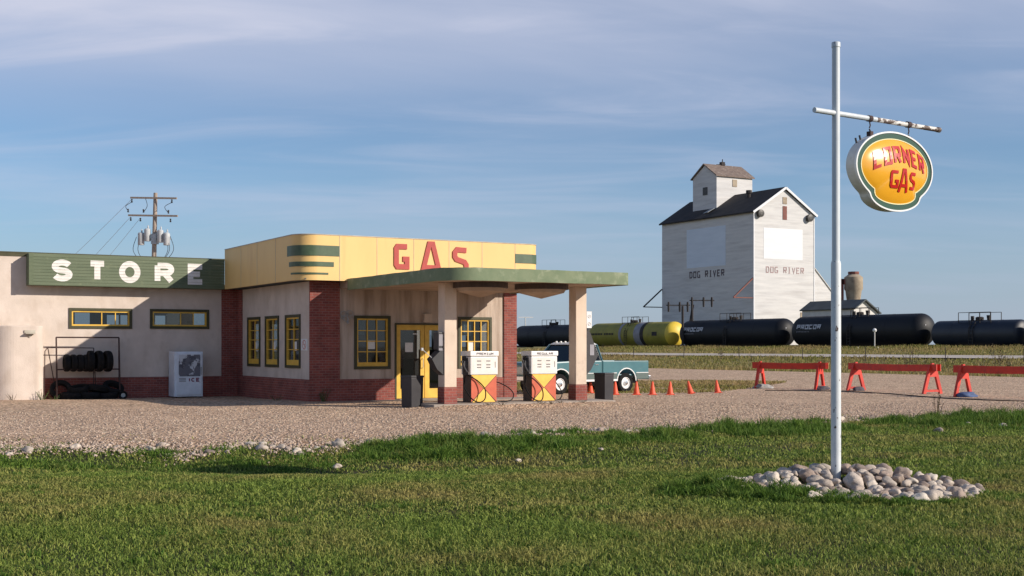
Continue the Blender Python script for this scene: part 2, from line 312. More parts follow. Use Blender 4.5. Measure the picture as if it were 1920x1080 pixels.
def gravel_mat():
    m = bpy.data.materials.new('gravel'); m.use_nodes = True
    nt, n, l, b, nz, rmp, mix = grass_nodes(m, False)
    g = n.new('ShaderNodeNewGeometry')
    def vor(sc):
        v = n.new('ShaderNodeTexVoronoi'); v.inputs['Scale'].default_value = sc; v.inputs['Randomness'].default_value = 1
        mp = n.new('ShaderNodeMapping'); mp.inputs['Scale'].default_value = (1,.55,0); l.new(g.outputs['Position'], mp.inputs[0]); l.new(mp.outputs[0], v.inputs['Vector']); return v
    v = vor(15); v2 = vor(6)
    hs = n.new('ShaderNodeSeparateColor'); l.new(v.outputs['Color'], hs.inputs[0])
    h2 = n.new('ShaderNodeSeparateColor'); l.new(v2.outputs['Color'], h2.inputs[0])
    rp = n.new('ShaderNodeValToRGB'); l.new(hs.outputs[0], rp.inputs[0]); e = rp.color_ramp.elements
    e[0].position = 0; e[0].color = (.055,.035,.025,1); e[1].position = 1; e[1].color = (0.900,0.842,0.660,1)
    for p_, c_ in ((.3,(0.437,0.320,0.244)), (.6,(0.616,0.452,0.352)), (.85,(0.729,0.538,0.435))):
        q = e.new(p_); q.color = (*c_, 1)
    c = mix(.30, rp.outputs[0], mix(h2.outputs[0], (0.356,0.257,0.203), (0.778,0.585,0.465)))
    c = mix(rmp(v.outputs['Distance'], .35, .75, 0, .75), c, (0.211,0.148,0.112))
    c = mix(rmp(nz(.28, (1,.8,0), 6), .42, .66, 0, .42), c, (0.421,0.304,0.247))
    spx = n.new('ShaderNodeAttribute'); spx.attribute_name = 'edge'; c = mix(rmp(nz(3.2, (1,1,0), 7), .38, .62, 0, 1), c, mix(spx.outputs['Fac'], c, (.25,.155,.095)))
    c = mix(rmp(nz(.9, (1,.5,0), 6), .5, .8, 0, .30), c, (0.810,0.608,0.465))
    mpt = n.new('ShaderNodeMapping'); mpt.inputs['Rotation'].default_value = (0,0,R(-22)); mpt.inputs['Scale'].default_value = (.07,1.5,1); l.new(g.outputs['Position'], mpt.inputs[0]); qt = n.new('ShaderNodeTexNoise'); qt.inputs['Scale'].default_value = 1; qt.inputs['Detail'].default_value = 4; l.new(mpt.outputs[0], qt.inputs['Vector'])
    c = mix(rmp(qt.outputs['Fac'], .52, .66, 0, .34), c, (.36,.26,.19))
    c = mix(1.0, c, (1.12,1.06,.92), 'MULTIPLY')
    l.new(c, b.inputs['Base Color'])
    bp = n.new('ShaderNodeBump'); bp.inputs['Distance'].default_value = .034; bp.inputs['Strength'].default_value = .9; bp.invert = True
    l.new(v.outputs['Distance'], bp.inputs['Height']); l.new(bp.outputs[0], b.inputs['Normal'])
    return m
M['gravel'] = gravel_mat()
M['bed'] = mat('ballast', (.06,.05,.045), (.10,.085,.07), 2, .95)
M['road'] = mat('road', (.50,.44,.38), (.40,.35,.30), .6, .9, stretch=(1,1,1))
def stone_mat():
    m = bpy.data.materials.new('field_stone'); m.use_nodes = True; nt = m.node_tree; n = nt.nodes; l = nt.links; b = n['Principled BSDF']; b.inputs['Roughness'].default_value = .85
    oi = n.new('ShaderNodeObjectInfo'); rp = n.new('ShaderNodeValToRGB'); l.new(oi.outputs['Random'], rp.inputs[0]); e = rp.color_ramp.elements
    e[0].position = 0; e[0].color = (.15,.125,.11,1); e[1].position = 1; e[1].color = (.68,.60,.50,1)
    for p_, c_ in ((.15,(.37,.28,.225)), (.4,(.42,.36,.30)), (.7,(.54,.455,.38))):
        q = e.new(p_); q.color = (*c_, 1)
    t = n.new('ShaderNodeTexCoord'); nz = n.new('ShaderNodeTexNoise'); nz.inputs['Scale'].default_value = 14; nz.inputs['Detail'].default_value = 8; l.new(t.outputs['Object'], nz.inputs['Vector'])
    mr = n.new('ShaderNodeMapRange'); mr.inputs['From Min'].default_value = .3; mr.inputs['From Max'].default_value = .7; mr.inputs['To Min'].default_value = .65; mr.inputs['To Max'].default_value = 1.2; l.new(nz.outputs['Fac'], mr.inputs['Value'])
    mx = n.new('ShaderNodeMixRGB'); mx.blend_type = 'MULTIPLY'; mx.inputs[0].default_value = 1; l.new(rp.outputs[0], mx.inputs[1]); l.new(mr.outputs[0], mx.inputs[2]); l.new(mx.outputs[0], b.inputs['Base Color'])
    bp = n.new('ShaderNodeBump'); bp.inputs['Distance'].default_value = .01; bp.inputs['Strength'].default_value = .5; l.new(nz.outputs['Fac'], bp.inputs['Height']); l.new(bp.outputs[0], b.inputs['Normal'])
    return m
M['stone'] = stone_mat()
M['pebble'] = mat('pebbles', (.46,.35,.27), (.60,.48,.38), 9, .9, c3=(.24,.17,.13), s3=13, lo3=.45, hi3=.6, coord='Object')

# ------------------------------------------------------------------ stroke lettering
def arc(cx, cy, rx, ry, a0, a1, n=8): return [(cx+rx*math.cos(R(a0+(a1-a0)*i/n)), cy+ry*math.sin(R(a0+(a1-a0)*i/n))) for i in range(n+1)]
ROUND = {   # centre lines in a unit box
 'S': [arc(.5,.75,.5,.25,20,270,12)+arc(.5,.25,.5,.25,90,-160,12)[1:]],
 'T': [[(0,1),(1,1)], [(.5,1),(.5,0)]],
 'O': [arc(.5,.5,.5,.5,90,450,28)],
 'R': [[(0,0),(0,1)], [(0,1),(.62,1)]+arc(.66,.76,.34,.24,80,-90,8)+[(0,.5)], [(.5,.5),(1,0)]],
 'E': [[(1,1),(0,1),(0,0),(1,0)], [(0,.5),(.8,.5)]],
 'I': [[(.5,0),(.5,1)]],
 'C': [arc(.5,.5,.5,.5,48,312,18)],
}
BLOCK = {
 'G': [[(1,1),(.12,1),(0,.9),(0,.1),(.12,0),(1,0),(1,.38),(.6,.38)]],
 'A': [[(0,0),(.38,1),(.62,1),(1,0)], [(.16,.3),(.84,.3)]],
 'S': [[(1,.98),(.2,1),(0,.86),(0,.68),(.15,.56),(.85,.44),(1,.32),(1,.12),(.85,0),(0,0)]],
 'C': [[(1,1),(0,1),(0,0),(1,0)]],
 'O': [[(.5,1),(0,1),(0,0),(1,0),(1,1),(.5,1)]],
 'U': [[(0,1),(0,0),(1,0),(1,1)]],
 'R': [[(0,0),(0,1),(1,1),(1,.5),(0,.5)], [(.45,.5),(1,0)]],
 'N': [[(0,0),(0,1),(1,0),(1,1)]],
 'E': [[(1,1),(0,1),(0,0),(1,0)], [(0,.5),(.8,.5)]],
 'D': [[(0,1),(.75,1),(1,.8),(1,.2),(.75,0),(0,0),(0,1)]],
 'I': [[(.2,1),(.8,1)], [(.5,1),(.5,0)], [(.2,0),(.8,0)]],
 'V': [[(0,1),(.5,0),(1,1)]],
 'P': [[(0,0),(0,1),(1,1),(1,.5),(0,.5)]],
 'M': [[(0,0),(0,1),(.5,.35),(1,1),(1,0)]],
 'L': [[(0,1),(0,0),(1,0)]],
}
def stroke(mb, pts, w, f, d0, d1, mi=0):
    """thick poly-line: f(u, v, d) -> xyz"""
    P = [Vector(p) for p in pts]; n = len(P); closed = (P[0]-P[-1]).length < 1e-4; Lf = []; Rt = []
    for i in range(n):
        if closed: a, b = (P[i]-P[i-1 if i else n-2]), (P[(i+1) if i < n-1 else 1]-P[i])
        else: a = P[i]-P[i-1] if i else P[1]-P[0]; b = P[i+1]-P[i] if i < n-1 else P[i]-P[i-1]
        a = a.normalized(); b = b.normalized(); t = (a+b)
        t = t.normalized() if t.length > 1e-4 else a
        nn = Vector((-t.y, t.x)); k = (w/2)/max(.45, nn.dot(Vector((-a.y, a.x))))
        Lf.append(P[i]+nn*k); Rt.append(P[i]-nn*k)
    vs = []
    for i in range(n): vs += [f(Lf[i].x, Lf[i].y, d0), f(Rt[i].x, Rt[i].y, d0), f(Lf[i].x, Lf[i].y, d1), f(Rt[i].x, Rt[i].y, d1)]
    fs = []
    for i in range(n-1):
        a = 4*i; b = a+4; fs += [(a,a+1,b+1,b), (a+2,b+2,b+3,a+3), (a,b,b+2,a+2), (a+1,a+3,b+3,b+1)]
    if not closed: fs += [(0,2,3,1), (4*n-4, 4*n-3, 4*n-1, 4*n-2)]
    mb.add(vs, fs, mi)
def letter(mb, ch, x, z, w, h, sw, f, d0, d1, table=BLOCK, mi=0):
    for i, st in enumerate(table[ch]):
        pts = [(x+sw/2+u*(w-sw), z+sw/2+v*(h-sw)) for u, v in st]
        stroke(mb, pts, sw, f, d0-.0007*i, d1, mi)
def word(mb, txt, x, z, w, h, sw, gap, f, d0, d1, table=BLOCK, mi=0):
    for ch in txt:
        if ch != ' ': letter(mb, ch, x, z, w*(.5 if ch == 'I' and table is not BLOCK else 1), h, sw, f, d0, d1, table, mi)
        x += w+gap

# ------------------------------------------------------------------ terrain
TH = math.atan2(.4966, .868); U = Vector((.868, .4966)); V = Vector((-.4966, .868)); O = Vector((-5.844, 36.5))
def Wd(a, b): q = O+U*a+V*b; return q.x, q.y
def ss(e0, e1, x):
    t = np.clip((x-e0)/(e1-e0), 0, 1); return t*t*(3-2*t)
PN = (.8505, .526)
def gz(X, Y):
    X = np.asarray(X, float); Y = np.asarray(Y, float); p = PN[0]*X+PN[1]*Y
    a = (X-O.x)*U.x+(Y-O.y)*U.y
    z = np.interp(p, [-1e5,57,60,72,77,80,92.5,96,104,108,1e5], [0,0,-.02,.78,.94,.98,1.52,.66,.66,1.1,1.1])
    z = z - .07*ss(36, 41, Y)*(1-ss(60, 80, Y))*(1-ss(50,60,p))
    z = z - .24*np.exp(-(((X+3.4)/5.0)**2+((Y-18.1)/1.9)**2))
    z = z - .02*np.exp(-(((X-3.8)/1.2)**2+((Y-14.15)/1.0)**2))
    b = (X-O.x)*V.x+(Y-O.y)*V.y
    z = z + .075*ss(.8,1.5,a)*(1-ss(6.7,7.4,a))*ss(-6.5,-5.8,b)*(1-ss(-4.4,-3.6,b))
    z = z + .012*np.sin(X*1.7+Y*.6)*np.sin(Y*1.1-X*.4)*(1-ss(30,36,Y))
    return z
def g1(x, y): return float(gz(x, y))
BX = [-60,-14,-10,-8.1,-6.5,-5.3,-3.06,-1.84,-.6,1.38,5.2,7.4,9.5,12.3,20,60]
BY = [17,19.4,19.7,19.9,20.3,19.7,20.3,21.8,21.9,23.3,25.0,27.0,28.2,30.0,33.5,50]
def ynear(X):
    X = np.asarray(X, float)
    return np.interp(X, BX, BY)+.36*np.sin(X*1.9)*np.sin(X*.7+1)+.24*np.sin(X*4.3+1)+.10*np.sin(X*11.7)
def yfar(X): return (57.5-PN[0]*np.asarray(X, float))/PN[1]
def in_lot(X, Y): return (Y > ynear(X)) & (Y < yfar(X)) & (X > -60)
def grid_mesh(name, X, Y, Z, mat_, kind='structure', smooth=True):
    r, c = X.shape; me = bpy.data.meshes.new(name); me.vertices.add(r*c)
    me.vertices.foreach_set('co', np.stack([X, Y, Z], -1).astype(np.float32).ravel())
    i = np.arange((r-1)*(c-1)); rr = i//(c-1); cc_ = i % (c-1); a = rr*c+cc_
    q = np.stack([a, a+1, a+c+1, a+c], 1).astype(np.int32)
    me.loops.add(q.size); me.loops.foreach_set('vertex_index', q.ravel()); me.polygons.add(len(q))
    me.polygons.foreach_set('loop_start', np.arange(0, q.size, 4, dtype=np.int32)); me.polygons.foreach_set('loop_total', np.full(len(q), 4, np.int32))
    me.polygons.foreach_set('use_smooth', np.ones(len(q), bool)); me.materials.append(mat_); me.update(calc_edges=True); me.validate()
    o = bpy.data.objects.new(name, me); COL.objects.link(o); o['kind'] = kind; return o
xs = np.concatenate([[-4000,-1500,-600,-250,-120,-80], np.arange(-60,-20,4), np.arange(-20,20,.5), np.arange(20,60,2), np.arange(60,130,4), [140,170,250,500,1500,4000]])
ys = np.concatenate([[-400,-100,-40,-10,0], np.arange(4,34,.5), np.arange(34,60,1.5), np.arange(60,210,2), [215,230,260,330,500,900,2000,5000]])
GX, GY = np.meshgrid(xs, ys); GZ = gz(GX, GY)
deep = (GY > ynear(GX)+.6) & (GY < yfar(GX)-2.5) & (GX > -58)
pG = PN[0]*GX+PN[1]*GY
GZ = np.where(deep, GZ-.08, GZ); GZ = np.where((pG > 71) & (pG < 78), GZ-.10, GZ)
tag(grid_mesh('ground', GX, GY, GZ, M['ground']))
lx = np.concatenate([np.arange(-58,-20,3), np.arange(-20,20,.25), np.arange(20,61,2.)]); tt = np.concatenate([np.linspace(0,.05,7)[:-1], np.linspace(.05,.4,50)[:-1], np.linspace(.4,1,44)])
LX, LT = np.meshgrid(lx, tt); y0 = ynear(LX); y1 = np.maximum(yfar(LX), y0+1); LY = y0+(y1-y0)*LT
go = grid_mesh('gravel_lot', LX, LY, gz(LX, LY)+.015-.03*(LT < .001), M['gravel'])
at_ = go.data.attributes.new('edge', 'FLOAT', 'POINT'); at_.data.foreach_set('value', np.clip(1.5-(LY-ynear(LX))/1.5, 0, 1).astype(np.float32).ravel())
q_ = np.linspace(-420, 260, 120); p_ = np.linspace(72, 77, 6); QQ, PP = np.meshgrid(q_, p_)
RX = PN[0]*PP-.526*QQ; RY = PN[1]*PP+.8505*QQ
grid_mesh('road', RX, RY, gz(RX, RY)+.04, M['road'])
p_ = np.array([96.6,97.3,101.1,101.8]); QQ, PP = np.meshgrid(np.linspace(-420,200,60), p_)
RX = PN[0]*PP-.526*QQ; RY = PN[1]*PP+.8505*QQ
grid_mesh('railway_bed', RX, RY, np.where((PP > 97) & (PP < 101.5), .75, .60)+0*RX, M['bed'], smooth=False)

# blades of grass ---------------------------------------------------
def blades(name, X, Y, h, w, mat_, label=None, lean=.5, zoff=-.005):
    n = len(X); Z = gz(X, Y)+zoff; h = np.asarray(h)*rng.uniform(.55, 1.25, n); ang = rng.uniform(0, 2*np.pi, n); la = rng.uniform(0, 2*np.pi, n); ln = h*rng.uniform(.1, 1.2, n)*lean
    wx = np.cos(ang)*w/2; wy = np.sin(ang)*w/2; lxx = np.cos(la)*ln; lyy = np.sin(la)*ln
    v = np.empty((n, 5, 3), np.float32)
    v[:,0] = np.stack([X-wx, Y-wy, Z], 1); v[:,1] = np.stack([X+wx, Y+wy, Z], 1)
    v[:,2] = np.stack([X+wx*.75+lxx*.35, Y+wy*.75+lyy*.35, Z+h*.6], 1); v[:,3] = np.stack([X-wx*.75+lxx*.35, Y-wy*.75+lyy*.35, Z+h*.6], 1)
    v[:,4] = np.stack([X+lxx, Y+lyy, Z+h*(1-.22*lean)], 1)
    b = (np.arange(n)*5)[:,None]
    loops = np.concatenate([b+[0,1,2,3], b+[3,2,4]], 1).astype(np.int32)
    me = bpy.data.meshes.new(name); me.vertices.add(n*5); me.vertices.foreach_set('co', v.ravel())
    me.loops.add(n*7); me.loops.foreach_set('vertex_index', loops.ravel()); me.polygons.add(n*2)
    st = (np.arange(n)[:,None]*7+np.array([0,4])).astype(np.int32).ravel(); me.polygons.foreach_set('loop_start', st)
    me.polygons.foreach_set('loop_total', np.tile([4,3], n).astype(np.int32))
    at = me.attributes.new('tint', 'FLOAT', 'POINT'); at.data.foreach_set('value', np.repeat(rng.random(n), 5).astype(np.float32))
    me.materials.append(mat_); me.update(calc_edges=True)
    o = bpy.data.objects.new(name, me); COL.objects.link(o); o['kind'] = 'stuff'; tag(o, label); return o
def vnoise(X, Y, s):   # cheap patchiness
    return .5+.25*(np.sin(X*s+1.3*np.sin(Y*s*.7))+np.sin(Y*s*1.13+1.7*np.sin(X*s*.6+2)))
def area(n, y0, y1, m=1.12, extra=2.4):
    Y = np.sqrt(rng.uniform(y0*y0, y1*y1, n)); X = rng.uniform(-1, 1, n)*(Y*.407*m+extra); return X, Y
parts = []
for (n, y0_, y1_, h_, w_) in ((165000, 6.6, 11.5, .060, .0085), (160000, 11.5, 16.5, .060, .012), (240000, 16.5, 31, .060, .017)):
    X, Y = area(n, y0_, y1_); k = Y < ynear(X)+.12*rng.standard_normal(n)+.9*np.abs(rng.standard_normal(n))*(vnoise(X*2.3, Y*2.1, 1.6) > .56)
    pile = ((X-3.8)/1.25)**2+((Y-14.15)/1.08)**2 < 1; k &= ~pile
    X, Y = X[k], Y[k]; hh = h_*(.55+.5*vnoise(X, Y, 1.1)+.45*vnoise(X+3, Y-5, 4.3)); parts.append((X, Y, hh, np.full(len(X), w_)))
X, Y, hh, ww = [np.concatenate(q) for q in zip(*parts)]
blades('lawn_grass', X, Y, hh, ww, M['blade'], 'short mown green and yellowing lawn grass in the foreground', 1.15)
nt_ = 420; X, Y = area(nt_, 8, 20); k = (Y < ynear(X)-.2) & (((X-3.8)/1.6)**2+((Y-14.15)/1.3)**2 > 1); X, Y = X[k], Y[k]
i_ = rng.integers(0, len(X), 16000); X2 = X[i_]+rng.normal(0, .045, 16000); Y2 = Y[i_]+rng.normal(0, .045, 16000)
blades('lawn_weeds', X2, Y2, np.full(16000, .085)*(.6+.5*rng.random(len(X)))[i_], np.full(16000, .010), M['tallblade'], 'small darker clumps of longer grass dotted about the lawn', 1.1)
# rough tufts along the gravel edge and beside the stone pile
tx, ty, th = [], [], []
def tuft(cx, cy, rx, ry, n, h):
    n = int(n*1.15); h *= 1.22; k = 30; cr = np.sqrt(rng.random(k))*1.05; ct = rng.uniform(0, 2*np.pi, k); ch_ = rng.uniform(.35, 1.25, k)*(1.1-.45*cr); cw = rng.uniform(.10, .26, k)
    i = rng.integers(0, k, n); d = rng.normal(0, 1, (n, 2)); q = np.exp(-.5*(d**2).sum(1))
    tx.append(cx+rx*(cr*np.cos(ct))[i]+d[:,0]*cw[i]*max(rx,.5)); ty.append(cy+ry*(cr*np.sin(ct))[i]+d[:,1]*cw[i]*ry); th.append(h*ch_[i]*(.45+.65*q))
for (cx, cy, rx, ry, n, h) in ((-1.75,20.0,.75,.8,5600,.20), (-.85,20.2,.8,.95,7200,.27), (.35,20.6,.75,.9,5800,.22), (-.9,21.4,.7,.4,1600,.12), (1.75,21.3,.75,.7,3600,.15), (2.75,22.0,.45,.7,2800,.22),
        (4.6,23.6,1.1,1.2,6400,.25), (6.0,24.6,.9,.9,3400,.14), (8.6,25.8,1.2,1.2,5200,.22), (10.7,26.8,1.8,1.5,9000,.30), (9.6,24.3,2.2,.8,3000,.12), (-7.3,18.2,1.3,.6,4200,.12), (-5.2,18.2,1.2,.6,2800,.10), (-3.6,18.9,1,.6,2600,.10), (-2.8,19.4,.8,.6,1800,.10), (-9.4,18.6,1,.6,2000,.12),
        (2.15,13.80,.50,.40,6400,.20), (2.6,13.45,.55,.36,6600,.19), (3.05,13.05,.5,.28,4200,.14), (3.6,12.85,.55,.22,3600,.11), (4.3,12.85,.5,.2,2200,.08), (1.95,14.1,.35,.4,1500,.11), (5.2,13.5,.4,.3,700,.07), (4.8,15.6,1.2,.3,900,.06)):
    tuft(cx, cy, rx, ry, n, h)
for i in range(46):
    x_ = rng.uniform(-9, 12.5); tuft(x_, float(ynear(x_))+rng.uniform(-.5, .35), rng.uniform(.15,.4), rng.uniform(.12,.3), int(rng.integers(150, 500)), rng.uniform(.07,.17))
X, Y, hh = map(np.concatenate, (tx, ty, th))
blades('rough_grass', X, Y, hh, np.full(len(X), .013), M['tallblade'], 'taller uncut green grass tufts along the gravel edge and round the stones', .75)
# field grass far off
def band(n, p0, p1, q0, q1):
    p = rng.uniform(p0, p1, n); q = rng.uniform(q0, q1, n); return PN[0]*p-.526*q, PN[1]*p+.8505*q
fx, fy = [], []; fh = []
for n, p0, p1, h in ((30000,57.3,71.5,.20), (24000,77.6,93.5,.20), (9000,91,95,.32)):
    X, Y = band(n, p0, p1, 40, 135); fx.append(X); fy.append(Y); fh.append(np.full(n, h)*(.6+.8*vnoise(X, Y, .35)))
X, Y, hh = map(np.concatenate, (fx, fy, fh))
blades('field_grass', X, Y, hh, np.full(len(X), .07), M['dryblade'], 'dry tall field grass either side of the far road', .6)
# patch of weeds between the cones and the gravel road
PX = rng.uniform(-1, 14.5, 26000); PY = rng.uniform(43.6, 62, 26000)
def inpoly(px, py, poly):
    c = np.zeros(len(px), bool); j = len(poly)-1
    for i in range(len(poly)):
        (xi, yi), (xj, yj) = poly[i], poly[j]
        c ^= ((yi > py) != (yj > py)) & (px < (xj-xi)*(py-yi)/(yj-yi+1e-9)+xi); j = i
    return c
patch = [(-1,46),(3,44.6),(6.4,44.9),(7.6,46.3),(9.3,49.6),(12.6,58),(13.2,60.5),(9,60.8),(5,60.5),(1.5,59),(-1,57)]
k = inpoly(PX, PY, patch); X, Y = PX[k], PY[k]
blades('patch_grass', X, Y, np.full(len(X), .12)*(.5+vnoise(X, Y, .9)), np.full(len(X), .045), M['dryblade'], 'low thin grass patch behind the traffic cones', .7)

# loose pebbles at the gravel edge
def pebbles(name, X, Y, s, mat_, label):
    base = np.array([(1,0,0),(-1,0,0),(0,1,0),(0,-1,0),(0,0,.7),(0,0,-.7)], np.float32); F = np.array([(0,2,4),(2,1,4),(1,3,4),(3,0,4),(2,0,5),(1,2,5),(3,1,5),(0,3,5)])
    n = len(X); a = rng.uniform(0, 6.28, n); sc = s[:,None]*rng.uniform(.6, 1.3, (n,3)); c_, s_ = np.cos(a), np.sin(a)
    v = base[None]*sc[:,None,:]+rng.normal(0, .14, (n,6,3))*s[:,None,None]; x = v[...,0]*c_[:,None]-v[...,1]*s_[:,None]; y = v[...,0]*s_[:,None]+v[...,1]*c_[:,None]
    Z = gz(X, Y)+.02; v = np.stack([x+X[:,None], y+Y[:,None], v[...,2]+Z[:,None]], -1).astype(np.float32)
    f = (F[None]+(np.arange(n)*6)[:,None,None]).astype(np.int32)
    me = bpy.data.meshes.new(name); me.vertices.add(n*6); me.vertices.foreach_set('co', v.ravel()); me.loops.add(n*24); me.loops.foreach_set('vertex_index', f.ravel()); me.polygons.add(n*8)
    me.polygons.foreach_set('loop_start', np.arange(0, n*24, 3, dtype=np.int32)); me.polygons.foreach_set('loop_total', np.full(n*8, 3, np.int32))
    me.materials.append(mat_); me.update(calc_edges=True); o = bpy.data.objects.new(name, me); COL.objects.link(o); o['kind'] = 'stuff'; tag(o, label)
n = 30000; Y0 = rng.uniform(0, 1, n)**1.4; X = rng.uniform(-12, 16, n); Y = ynear(X)-.25+Y0*13
n2 = 9000; X = np.concatenate([X, rng.uniform(-12, 15, n2)]); Y = np.concatenate([Y, ynear(X[-n2:])+rng.normal(.45, .5, n2)]); Y0 = np.concatenate([Y0, np.full(n2, .03)])
k = (Y < 35.5) & ((X > .5) | (Y < 36.4+X*.5)); X, Y, Y0 = X[k], Y[k], Y0[k]
pebbles('loose_gravel', X, Y, .010+.016*rng.random(len(X))**2+.022*(Y0 < .06)*rng.random(len(X))**2, M['pebble'], 'loose pinkish gravel stones scattered over the lot')

# ------------------------------------------------------------------ field stones
def stone_meshes(k):
    out = []
    for i in range(k):
        bm = bmesh.new(); bmesh.ops.create_icosphere(bm, subdivisions=3, radius=1); sx, sy, sz = random.uniform(.85,1.25), random.uniform(.7,1), random.uniform(.5,.72); off = Vector((i*7.3, i*3.1, 0))
        for v in bm.verts:
            d = 1+.42*noise.noise(v.co*1.2+off)+.13*noise.noise(v.co*2.9+off); v.co = Vector((v.co.x*sx*d, v.co.y*sy*d, v.co.z*sz*d))
        me = bpy.data.meshes.new('stone'); bm.to_mesh(me); bm.free(); me.polygons.foreach_set('use_smooth', [True]*len(me.polygons)); me.materials.append(M['stone']); out.append(me)
    return out
SM = stone_meshes(9)
def stone(x, y, z, s, label, group, name='stone'):
    o = bpy.data.objects.new(name, random.choice(SM)); COL.objects.link(o); o.location = (x, y, z); o.scale = (s, s, s); o.rotation_euler = (random.uniform(-.35,.35), random.uniform(-.35,.35), random.uniform(0, 6.28))
    tag(o, label, 'stone', group)
placed = []
tries = 0
while len(placed) < 228 and tries < 40000:
    tries += 1; t = random.uniform(0, 6.283); r = math.sqrt(random.random())
    ex = 1.40*(1+.08*math.sin(3*t)); x = 3.80+ex*r*math.cos(t); y = 14.12+1.22*r*math.sin(t)-.10*r*math.cos(t); s = random.uniform(.052, .105)*(1 if random.random() > .18 else 1.3)
    layer = 0
    if any((x-q[0])**2+(y-q[1])**2 < ((s+q[2])*.80)**2 for q in placed if q[3] == 0):
        if r < .75 and math.hypot(x-3.8, y-14.8) > .35 and len([1 for q in placed if q[3]]) < 62 and not any((x-q[0])**2+(y-q[1])**2 < ((s+q[2])*.9)**2 for q in placed if q[3] == 1) and tries > 6000: layer = 1
        else: continue
    if (x-3.81)**2+(y-14.81)**2 < (.055+s*.8)**2 or (abs(x-3.79) < .09+s*.5 and 14.25 < y < 14.81): continue
    placed.append((x, y, s, layer))
for i, (x, y, s, la) in enumerate(placed):
    stone(x, y, g1(x, y)+s*.26+(.085 if la else 0)+.14*max(0, 1-((x-4)/1.3)**2-((y-14.75)/.75)**2), s, 'rounded pinkish grey field stone in the pile round the sign post', 'stones piled round the sign post')
for i in range(62):
    x = random.choice([random.uniform(-8.5, 12), random.gauss(.9, 1.2), random.gauss(-5, 1.6)]); y = float(ynear(x))+random.gauss(.1, .22); s = random.uniform(.035,.08) if random.random() < .8 else random.uniform(.08,.13)
    stone(x, y, g1(x, y)+s*.3, s, 'pale stone lying along the edge between gravel and lawn', 'stones along the gravel edge', 'edge_stone')
for x, y, s in ((-2.6,18.7,.07), (8.0,23.6,.08), (9.7,24.9,.10), (9.2,25.4,.09), (.1,18.9,.06), (1.4,19.8,.05)):
    stone(x, y, g1(x, y)+s*.35, s, 'lone pale stone lying in the grass near the gravel edge', 'stones lying in the lawn', 'lawn_stone')

# ------------------------------------------------------------------ gas station
G = empty('gas_station', (O.x, O.y, 0), TH, 'low stucco and brick filling station with yellow fascia, green canopy and attached store', 'building')
def fF(b0): return lambda u, w, d: (u, b0+d, w)       # plane facing the camera side (-b), u along a
def fS(a0): return lambda u, w, d: (a0+d, u, w)       # plane facing -a, u along b
def fbox(mb, f, u0, u1, z0, z1, d0, d1, mi=0):
    p = f(u0, z0, d0); q = f(u1, z1, d1); mb.box(p[0], q[0], p[1], q[1], p[2], q[2], mi)
def wall(mb, f, u0, u1, z0, z1, d0, d1, holes=()):
    us = sorted({u0, u1, *[h[0] for h in holes], *[h[1] for h in holes]})
    for i in range(len(us)-1):
        a, b = us[i], us[i+1]; m = (a+b)/2; hs = sorted((h[2], h[3]) for h in holes if h[0] < m < h[1]); z = z0
        for (h0, h1) in hs:
            if h0 > z+1e-4: fbox(mb, f, a, b, z, h0, d0, d1)
            z = h1
        if z < z1-1e-4: fbox(mb, f, a, b, z, z1, d0, d1)
W1 = (1.36,2.53,.93,2.52); DR = (2.672,4.687,.03,2.31); W2 = (4.81,5.99,.93,2.52)
SW = [(4.47,5.75,.96,2.56), (2.70,3.97,.96,2.56), (.80,2.10,.96,2.56)]
# shrink outer trims into the holes: hole = trim inner
def shr(h, t=.05): return (h[0]+t, h[1]-t, h[2]+t, h[3]-t)
zb = -.25
m = MB(); wall(m, fF(0), .892, 6.423, .64, 3.5, 0, .2, [shr(W1), (DR[0]+.03, DR[1]-.03, .64, DR[3]-.03), shr(W2)]); m.build('stucco_wall', M['stucco_stained'], G)
m = MB(); wall(m, fS(0), .2, 6.31, .64, 3.5, 0, .2, [shr(h) for h in SW]); m.box(0, .892-.03, .003, .2, .64, 3.5); m.build('stucco_wall', M['stucco'], G)
# right and rear walls with windows that let light through
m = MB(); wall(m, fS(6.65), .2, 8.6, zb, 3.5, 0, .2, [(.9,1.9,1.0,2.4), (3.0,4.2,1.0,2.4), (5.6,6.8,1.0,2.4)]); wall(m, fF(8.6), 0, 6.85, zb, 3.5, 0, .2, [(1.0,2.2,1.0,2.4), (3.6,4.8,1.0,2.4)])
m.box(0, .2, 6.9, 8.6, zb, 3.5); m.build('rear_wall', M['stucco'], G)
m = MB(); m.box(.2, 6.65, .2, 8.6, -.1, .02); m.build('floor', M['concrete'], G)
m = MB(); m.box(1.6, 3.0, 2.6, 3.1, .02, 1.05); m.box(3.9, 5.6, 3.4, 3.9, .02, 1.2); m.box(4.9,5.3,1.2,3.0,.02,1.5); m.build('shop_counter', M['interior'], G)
# brick
m = MB(); m.box(-.03, .892, -.05, .0, zb, 3.5); m.box(-.03, 0, 0, .02, .64, 3.5); m.build('brick_pilaster', M['brick'], G)
m = MB(); m.box(6.423, 6.88, -.05, .2, zb, 3.5); m.box(6.85, 6.88, .2, .5, zb, 3.5); m.build('brick_pilaster', M['brick'], G)
m = MB(); m.box(-.03, 0, 6.31, 6.8, zb, 3.5); m.box(-.56, -.0, 6.8, 6.9, zb, 3.54); m.build('brick_pilaster', M['brick'], G)
for q in ((.892, DR[0], -.03, .2), (DR[1], 6.423, -.03, .2), (-.03, .2, .02, 6.31)): m = MB(); m.box(*q, zb, .64); m.build('brick_base', M['brick'], G)
m = MB(); m.box(-6.6, -.56, 6.82, 7.05, zb, .62); m.build('brick_base', M['brick'], G)

